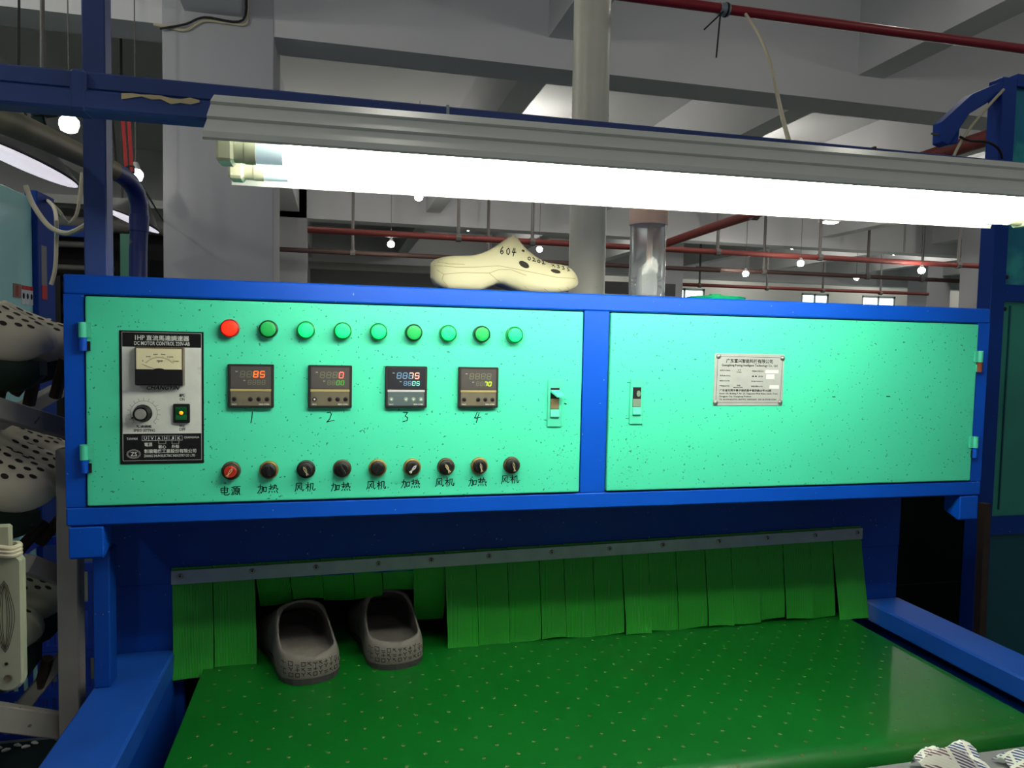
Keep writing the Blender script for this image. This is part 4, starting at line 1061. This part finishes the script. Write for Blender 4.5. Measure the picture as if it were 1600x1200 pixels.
single('rag', cloth(1.345, -.382, PLZ0, .11, .066, .050, 5), 'checked_cloth', 'crumpled blue, white and brown checked rag below belt end', 'cloth', smooth=True)
single('rag', cloth(1.462, -.392, PLZ0, .045, .05, .026, 9), 'checked_cloth', 'small checked cloth scrap at lower right, right of the rag', 'cloth', smooth=True)
single('foam_scrap', MB().tube([(.142, -.08, -.625), (.150, -.085, -.625), (.160, -.082, -.624)], [.005, .007, .004], 8), 'scrap_white', 'white scrap lying on brown tray between rail and belt', 'scrap', smooth=True)

# ================================================================== LEFT SIDE: SHOE RACK
rk = thing('shoe_rack', 'grey steel shoe rack with sloping rails left of the machine', 'rack', (-.08, .2, FZ))
part('upright', MB().box(-.058, -.024, .13, .165, FZ, .105), 'rack_grey', rk, .002)
def rail(a, b, w, h): part('rail', MB().bar(a, b, w, h), 'rack_grey', rk, .002)
rail((-0.157, 0.037, 0.202), (-0.066, 0.227, 0.128), .03, .034)
rail((-0.111, 0.143, -0.096), (-0.065, 0.211, -0.150), .03, .032)
rail((-0.178, 0.064, -0.317), (-0.051, 0.172, -0.414), .03, .042)
rail((-0.331, 0.433, 0.081), (-0.203, 0.666, 0.187), .03, .03)
rail((-0.289, 0.395, -0.404), (-0.109, 0.359, -0.262), .025, .028)
rail((-0.179, 0.284, -0.427), (-0.091, 0.301, -0.313), .025, .025)
def peg(a, b, nm='peg'): part(nm, MB().tube([a, b], .011, 8), 'peg_brown', rk, smooth=True)
peg((-0.125, 0.237, 0.231), (-0.140, 0.248, 0.174)); peg((-0.089, 0.282, 0.260), (-0.115, 0.304, 0.184)); peg((-0.161, 0.194, 0.227), (-0.170, 0.193, 0.179))
peg((-0.164, 0.258, -0.104), (-0.133, 0.294, -0.059)); peg((-0.144, 0.295, -0.103), (-0.110, 0.310, -0.057)); peg((-0.126, 0.278, -0.324), (-0.142, 0.288, -0.384)); peg((-0.197, 0.291, -0.037), (-0.203, 0.289, -0.098))
me3 = clog_mesh(.28, .104, [(0, .05), (.03, .058), (.1, .062), (.28, .066), (.40, .080), (.5, .095), (.545, .100), (.6, .092), (.67, .082), (.76, .072), (.84, .066), (.9, .061), (.95, .052), (.985, .040), (1, .03)])
bv3 = bvh_of(me3); vh = MB()
for (s, yy) in ((.63, -.012), (.63, .012), (.69, -.032), (.69, -.011), (.69, .011), (.69, .032), (.76, -.03), (.76, -.01), (.76, .01), (.76, .03), (.83, -.02), (.83, 0), (.83, .02), (.885, -.011), (.885, .011)):
    decal_poly(vh, bv3, (s * .28, yy, 0), (1, 0, 0), (0, 1, 0), (0, 0, -1), .0062, .0042, off=.0007)
vmesh = vh.mesh('vent_hole')
def rack_clog(toe, yaw, pitch, m, label, roll=0.0):
    rot = Matrix.Rotation(math.radians(yaw), 3, 'Z') @ Matrix.Rotation(math.radians(pitch), 3, 'Y') @ Matrix.Rotation(math.radians(roll), 3, 'X')
    loc = Vector(toe) - rot @ Vector((.28, 0, .03))
    t = thing('clog', label, 'shoe', loc, rot.to_euler(), 'beige clogs on the rack')
    mm = me3.copy(); link('shell', mm, m, t); link('vent_hole', vmesh.copy(), 'vent_dark', t)
    return t
CLG = [((-0.073, 0.176, 0.286), -8, 10, 'beige_foam', 'beige clog in the top rack row, nearest the cabinet corner', 18),
       ((-0.086, 0.344, 0.287), 0, 5, 'beige_foam', 'beige clog behind the nearest one in top rack row', 22),
       ((-0.232, 0.523, 0.280), 5, 6, 'beige_foam', 'beige clog at the back left of the top rack row', 25),
       ((-0.059, 0.138, 0.030), -8, 12, 'beige_foam', 'beige clog full of vent holes in middle rack row', 24),
       ((-0.086, 0.298, 0.024), 0, 12, 'beige_foam', 'beige clog behind the middle row clog, toe behind upright', 28),
       ((-0.202, 0.470, 0.008), 12, 12, 'beige_foam', 'beige clog at far left of the middle rack row', 22),
       ((-0.188, 0.622, 0.021), 0, 8, 'beige_foam', 'shaded beige clog under the grey rail', 10),
       ((-0.105, 0.319, -0.228), -4, 12, 'pale_foam', 'pale greenish clog in bottom rack row beside upright', 12),
       ((-0.105, 0.195, -0.241), -4, 10, 'pale_foam', 'pale greenish clog lowest on the rack', 10)]
for c in CLG: rack_clog(*c)
def last(toe, yaw, h, label):
    # foot-shaped block on a peg
    q = [(0, .30), (.02, .62), (.1, .84), (.3, .86), (.5, .84), (.7, 1.0), (.85, .9), (.94, .66), (1, .3)]
    L_ = .25; P_ = [(x * L_, w * .043) for x, w in q]; ring = P_ + [(x, -y) for x, y in P_[::-1]]; n_ = len(ring)
    levels = [(0, .96), (-.4, 1.0), (-.8, .86), (-1, .7)]; vs = []; fs = []
    for lv, sc in levels:
        for x, y in ring: vs.append((L_ * .5 + (x - L_ * .5) * sc, y * sc, lv * h))
    for i in range(len(levels) - 1):
        for k in range(n_): fs.append((i * n_ + k, i * n_ + (k + 1) % n_, (i + 1) * n_ + (k + 1) % n_, (i + 1) * n_ + k))
    fs.append(tuple(range(n_))); fs.append(tuple(range(len(vs) - 1, len(vs) - n_ - 1, -1)))
    rot = Matrix.Rotation(math.radians(yaw), 3, 'Z') @ Matrix.Rotation(math.radians(10), 3, 'Y')
    t = thing('shoe_last', label, 'shoe last', Vector(toe) - rot @ Vector((L_, 0, 0)), rot.to_euler(), 'green lasts on the rack')
    link('block', MB().add(vs, fs).mesh('block', smooth=True), 'last_green', t); autosmooth(t.children[0])
    link('peg', MB().tube([(L_ * .75, 0, -h * .9), (L_ * .68, 0, -h * 1.5)], .011, 8).mesh('peg', smooth=True), 'peg_brown', t)
for a in (((-0.086, 0.178, 0.257), -8, .062, 'dark green last under the nearest top-row clog'), ((-0.108, 0.348, 0.258), 0, .058, 'dark green last beside the cabinet in the top row'),
          ((-0.099, 0.176, -0.014), -8, .055, 'dark green last under the vented clog in middle row'), ((-0.108, 0.329, -0.247), -4, .075, 'dark green last beside the grey upright in bottom row'), ((-0.124, 0.249, -0.277), -4, .10, 'lowest dark green last on the rack')):
    last(*a)
# hanging cream sole strap in front of the rack
hs = thing('hanging_strap', 'cream grooved foam strap hanging at lower left edge', 'strap', (-.018, -.165, -.18))
sp = []
for k in range(9):
    a = math.pi * k / 8; sp.append((-.018 + .0195 * math.cos(a), -.005 + .012 * math.sin(a)))
for k in range(9):
    a = math.pi + math.pi * k / 8; sp.append((-.018 + .0195 * math.cos(a), -.168 + .018 * math.sin(a)))
part('strap_body', MB().prism(sp, -.172, -.156), 'pale_foam', hs, .003)
gv = MB()
for q in (.003, .006, .009, .012):
    pts = [(-.020 + q * (1 - abs(k / 8 - 1) ** 5) ** .5 * (.72 + .28 * math.cos(math.pi * (k / 8 - 1))), -.080 + (.040 + q * .8) * (1 - k / 8)) for k in range(17)]
    pts2 = [(-.040 - x, z) for x, z in pts]
    gv.stroke(pts, .0008, -.1726); gv.stroke(pts2, .0008, -.1726)
part('groove', gv, 'peg_brown', hs)
part('rivet', MB().lathe([(.0055, 0), (.005, .002), (.002, .0015)], (-.017, -.172, -.166), (0, -1, 0), 14), 'controller_panel', hs, smooth=True)
part('rivet', MB().lathe([(.0022, 0), (.002, .001)], (-.019, -.172, -.146), (0, -1, 0), 10), 'black_plastic', hs)
for zz in (.006, .011, .016):
    rope('cord_turn', [(-.018 + .016 * math.cos(q * 1.0472), -.166 + .010 * math.sin(q * 1.0472), zz + .0015 * math.sin(q * 2.1)) for q in range(7)], .0036, 'cable_white', '', parent=hs)
rope('cord_end', [(-.034, -.17, .012), (-.030, -.182, .004), (-.034, -.178, -.012), (-.036, -.176, -.022)], .0036, 'cable_white', '', parent=hs)
part('neck', MB().box(-.030, -.012, -.170, -.160, .003, .046), 'pale_foam', hs, .003)
# blue crates behind the rack
def crate(x0, x1, y0, y1, z0, z1, label):
    t = thing('plastic_crate', label, 'crate', ((x0 + x1) / 2, (y0 + y1) / 2, z0), group='blue crates behind the rack')
    part('rim', MB().box(x0, x1, y0, y0 + .02, z1 - .03, z1).box(x0, x1, y1 - .02, y1, z1 - .03, z1).box(x0, x0 + .02, y0 + .02, y1 - .02, z1 - .03, z1).box(x1 - .02, x1, y0 + .02, y1 - .02, z1 - .03, z1), 'crate_blue', t)
    part('base', MB().box(x0, x1, y0, y1, z0, z0 + .02), 'crate_blue', t)
    n = int((x1 - x0) / .03)
    for k in range(n + 1):
        x = x0 + (x1 - x0 - .014) * k / n; part('slat', MB().box(x, x + .014, y0 + .003, y0 + .012, z0 + .02, z1 - .03), 'crate_blue', t)
    m_ = int((y1 - y0) / .05)
    for k in range(1, m_):
        y = y0 + (y1 - y0) * k / m_; part('slat', MB().box(x1 - .012, x1 - .003, y, y + .025, z0 + .02, z1 - .03), 'crate_blue', t)
    part('mid_band', MB().box(x0, x1, y0 + .001, y0 + .014, (z0 + z1) / 2 - .015, (z0 + z1) / 2 + .015), 'crate_blue', t)
crate(-.735, -.15, 1.50, 1.90, FZ, -.80, 'blue slatted plastic crate on floor behind rack, lower one')
crate(-.725, -.14, 1.50, 1.90, -.798, -.49, 'blue slatted plastic crate stacked on the lower crate')
single('rubber_mat', MB().box(-.745, -.2, .4, 1.46, FZ + .0005, FZ + .012), 'mat_green', 'dark green rubber mat on floor under the rack', 'mat', bevel=.002)
RF = random.Random(8)
for (x, y) in ((-.675, 1.42), (-.645, 1.40), (-.62, 1.425), (-.59, 1.41), (-.57, 1.43), (-.50, 1.44)):
    a = RF.uniform(-.5, .5)
    o = single('foam_flake', MB().tube([(x - .012 * math.cos(a), y - .012 * math.sin(a), FZ + .018), (x, y, FZ + .0195), (x + .013 * math.cos(a), y + .013 * math.sin(a), FZ + .018)], [.004, .0065, .003], 6), 'scrap_white', 'small white foam flake on the dark green mat', 'scrap', 'white foam flakes on the mat', smooth=True)
# ---------------------------------------------------------------- teal machine at far left
tm = thing('teal_machine', 'pale teal machine with blue corner post at far left', 'machine', (-1.1, 1.6, FZ))
part('body', MB().box(-1.5, -.755, .9, 1.99, FZ, .84), 'pale_teal', tm, .004)
part('corner_post', MB().box(-.78, -.735, 1.99, 2.17, FZ, .87), 'blue_panel', tm, .003)
part('notice_plate', MB().box(-.736, -.7335, 2.02, 2.075, .5, .66), 'grey_plate', tm)
part('red_sticker', MB().box(-.736, -.733, 2.02, 2.075, .445, .5), 'red_label', tm)
part('white_sticker', MB().box(-.736, -.733, 2.07, 2.11, .31, .37), 'paper', tm)
part('number_plaque', MB().box(-.755, -.7525, 1.805, 1.872, .440, .492), 'plaque_brown', tm)
nt_ = MB()
vs, fs = text_mesh('8'); x0 = min(v[0] for v in vs); x1 = max(v[0] for v in vs); z0 = min(v[1] for v in vs); z1 = max(v[1] for v in vs)
nt_.add([(-.752, 1.824 + (v[0] - x0) / (x1 - x0) * .028, .446 + (v[1] - z0) / (z1 - z0) * .04) for v in vs], fs)
part('lettering', nt_, 'red_label', tm)
for k in range(3):
    a = 1.877 + k * .037
    part('warning_sign', MB().box(-.755, -.7528, a, a + .034, .418, .490), 'paper', tm)
    part('warning_band', MB().box(-.7528, -.752, a, a + .034, .474, .490), 'red_label', tm)
    part('warning_symbol', MB().add([(-.752, a + .017 + .010 * math.cos(2 * math.pi * q / 8), .450 + .012 * math.sin(2 * math.pi * q / 8)) for q in range(8)], [tuple(range(8))]), 'black_print', tm)
# pendant lamp shades
def shade(c, r, h, tilt, label, bend):
    t = thing('pendant_lamp', label, 'lamp', c, tilt)
    out = [(r * .12, h), (r * .2, h * .92), (r * .98, .012), (r, 0), (r * .97, .004), (r * .18, h * .86)]
    link('lamp_shade', MB().lathe(out, (0, 0, 0), (0, 0, 1), 28).mesh('lamp_shade', smooth=True), 'shade_outer', t)
    link('inner_shade', MB().lathe([(r * .985, .001), (r * .8, .006), (r * .2, .010)], (0, 0, 0), (0, 0, 1), 28).mesh('inner_shade', smooth=True), 'shade_inner', t)
    link('cord', MB().tube([(0, 0, h * .9)] + bend, .004, 6).mesh('cord'), 'cable_black', t)
shade((-0.518, 1.242, 0.824), .165, .10, (math.radians(-5), math.radians(20), 0), 'dark conical pendant lamp shade at far left', [(-.07, -.02, .20), (-.62, -.06, 1.7)])
shade((-0.458, 2.256, 0.806), .115, .12, (math.radians(-5), math.radians(21), 0), 'dark conical pendant lamp shade behind the bent pipe', [(-.02, 0, .16), (-.1, 1.5, .14)])
# red hanging bars, strip beam and clutter
hb = thing('hanging_bracket', 'pair of thin red bars hanging from ceiling left of column', 'bracket', (-.43, 2.06, 1.0))
for dx in (0, .022):
    part('bar', MB().bar((-.448 + dx, 2.07, 1.27), (-.43 + dx, 2.055, 1.0 - dx), .012, .012), 'red_label', hb)
part('plate', MB().box(-.445, -.40, 2.05, 2.065, .975, 1.005), 'cable_black', hb)
part('cross_rod', MB().tube([(-2.0, 2.95, 1.42), (-.445, 2.07, 1.275)], .008, 6), 'hanger', hb)
ct = thing('cable_tray', 'white horizontal cable tray far behind the blue upright', 'tray', (-1.2, 4.2, 1.2))
part('tray', MB().box(-3.4, -.2, 4.15, 4.25, 1.17, 1.225), 'bulb_base', ct)
for x in (-2.6, -1.0): part('rod', MB().tube([(x, 4.2, 1.225), (x, 4.2, 2.65)], .008, 6), 'hanger', ct)
bgm = thing('background_machinery', 'dark machinery with grey tubes behind blue upright', 'machine', (-1.1, 3.9, FZ))
part('dark_body', MB().box(-1.75, -.55, 3.9, 4.3, FZ, .98), 'clutter_dark', bgm)
for k, (z, r) in enumerate(((.99, .045), (.86, .02), (.72, .018), (.60, .03), (.46, .035), (.36, .014))):
    part('tube', MB().tube([(-1.75, 3.80 - .03 * (k % 2), z), (-.55 if k == 0 else -.95, 3.80 - .03 * (k % 2), z)], r, 10), 'clutter_grey', bgm, smooth=True)
for x in (-1.25, -1.12): part('bracket', MB().box(x, x + .03, 3.70, 3.74, .25, .66), 'black_plastic', bgm)
part('teal_panel', MB().box(-1.0, -.53, 3.6, 3.65, FZ, .585), 'far_teal', bgm)
part('blue_rail', MB().box(-1.0, -.74, 3.57, 3.6, .60, .64), 'blue_panel', bgm)
part('blue_post', MB().box(-.64, -.58, 3.55, 3.6, FZ, .62), 'blue_panel', bgm)
part('valve_rack', MB().box(-.86, -.76, 3.6, 3.63, .66, .92), 'far_teal', bgm)
part('blue_rail', MB().box(-1.75, -1.0, 3.7, 3.74, .90, .965), 'blue_panel', bgm)
rope('looping_cable', [(-0.457, 1.119, 0.731), (-0.435, 1.110, 0.676), (-0.374, 1.040, 0.611), (-0.312, 0.972, 0.583), (-0.243, 0.852, 0.577), (-0.178, 0.734, 0.582)], .007, 'cable_white', 'white and blue cable looping from teal machine to upright')
rope('looping_cable', [(-0.456, 1.138, 0.717), (-0.420, 1.105, 0.655), (-0.366, 1.048, 0.604), (-0.319, 0.994, 0.583)], .004, 'cable_blue', 'thin blue cable following the white loop at far left')
rope('dangling_cable', [(-0.737, 2.101, 0.851), (-0.449, 1.321, 0.693), (-0.445, 1.314, 0.592), (-0.448, 1.310, 0.511), (-0.460, 1.310, 0.461)], .006, 'cable_white', 'beige cable dangling beside the blue corner post')
rope('dangling_cable', [(-0.737, 2.114, 0.851), (-0.549, 1.657, 0.744), (-0.518, 1.647, 0.703), (-0.491, 1.642, 0.727), (-0.478, 1.642, 0.786), (-0.470, 1.646, 0.882)], .006, 'cable_white', 'beige cable making a V left of the upright')
rope('dangling_cable', [(-0.551, 2.306, 1.275), (-0.540, 2.296, 1.158), (-0.528, 2.286, 1.023)], .006, 'cable_black', 'thin black cable hanging beside the red bars')
fb = thing('floodlight', 'small black floodlight on bracket under beam at upper left', 'light', (-0.609, 1.691, 1.089))
part('head', MB().bar((-0.640, 1.699, 1.093), (-0.565, 1.681, 1.103), .05, .035), 'black_plastic', fb, .006)
part('bracket', MB().bar((-0.623, 1.694, 1.088), (-0.621, 1.712, 1.053), .045, .03), 'black_plastic', fb, .006)
part('stem', MB().tube([(-0.609, 1.692, 1.102), (-0.611, 1.707, 1.357), (-0.615, 1.736, 1.859)], .008, 8), 'hanger', fb)
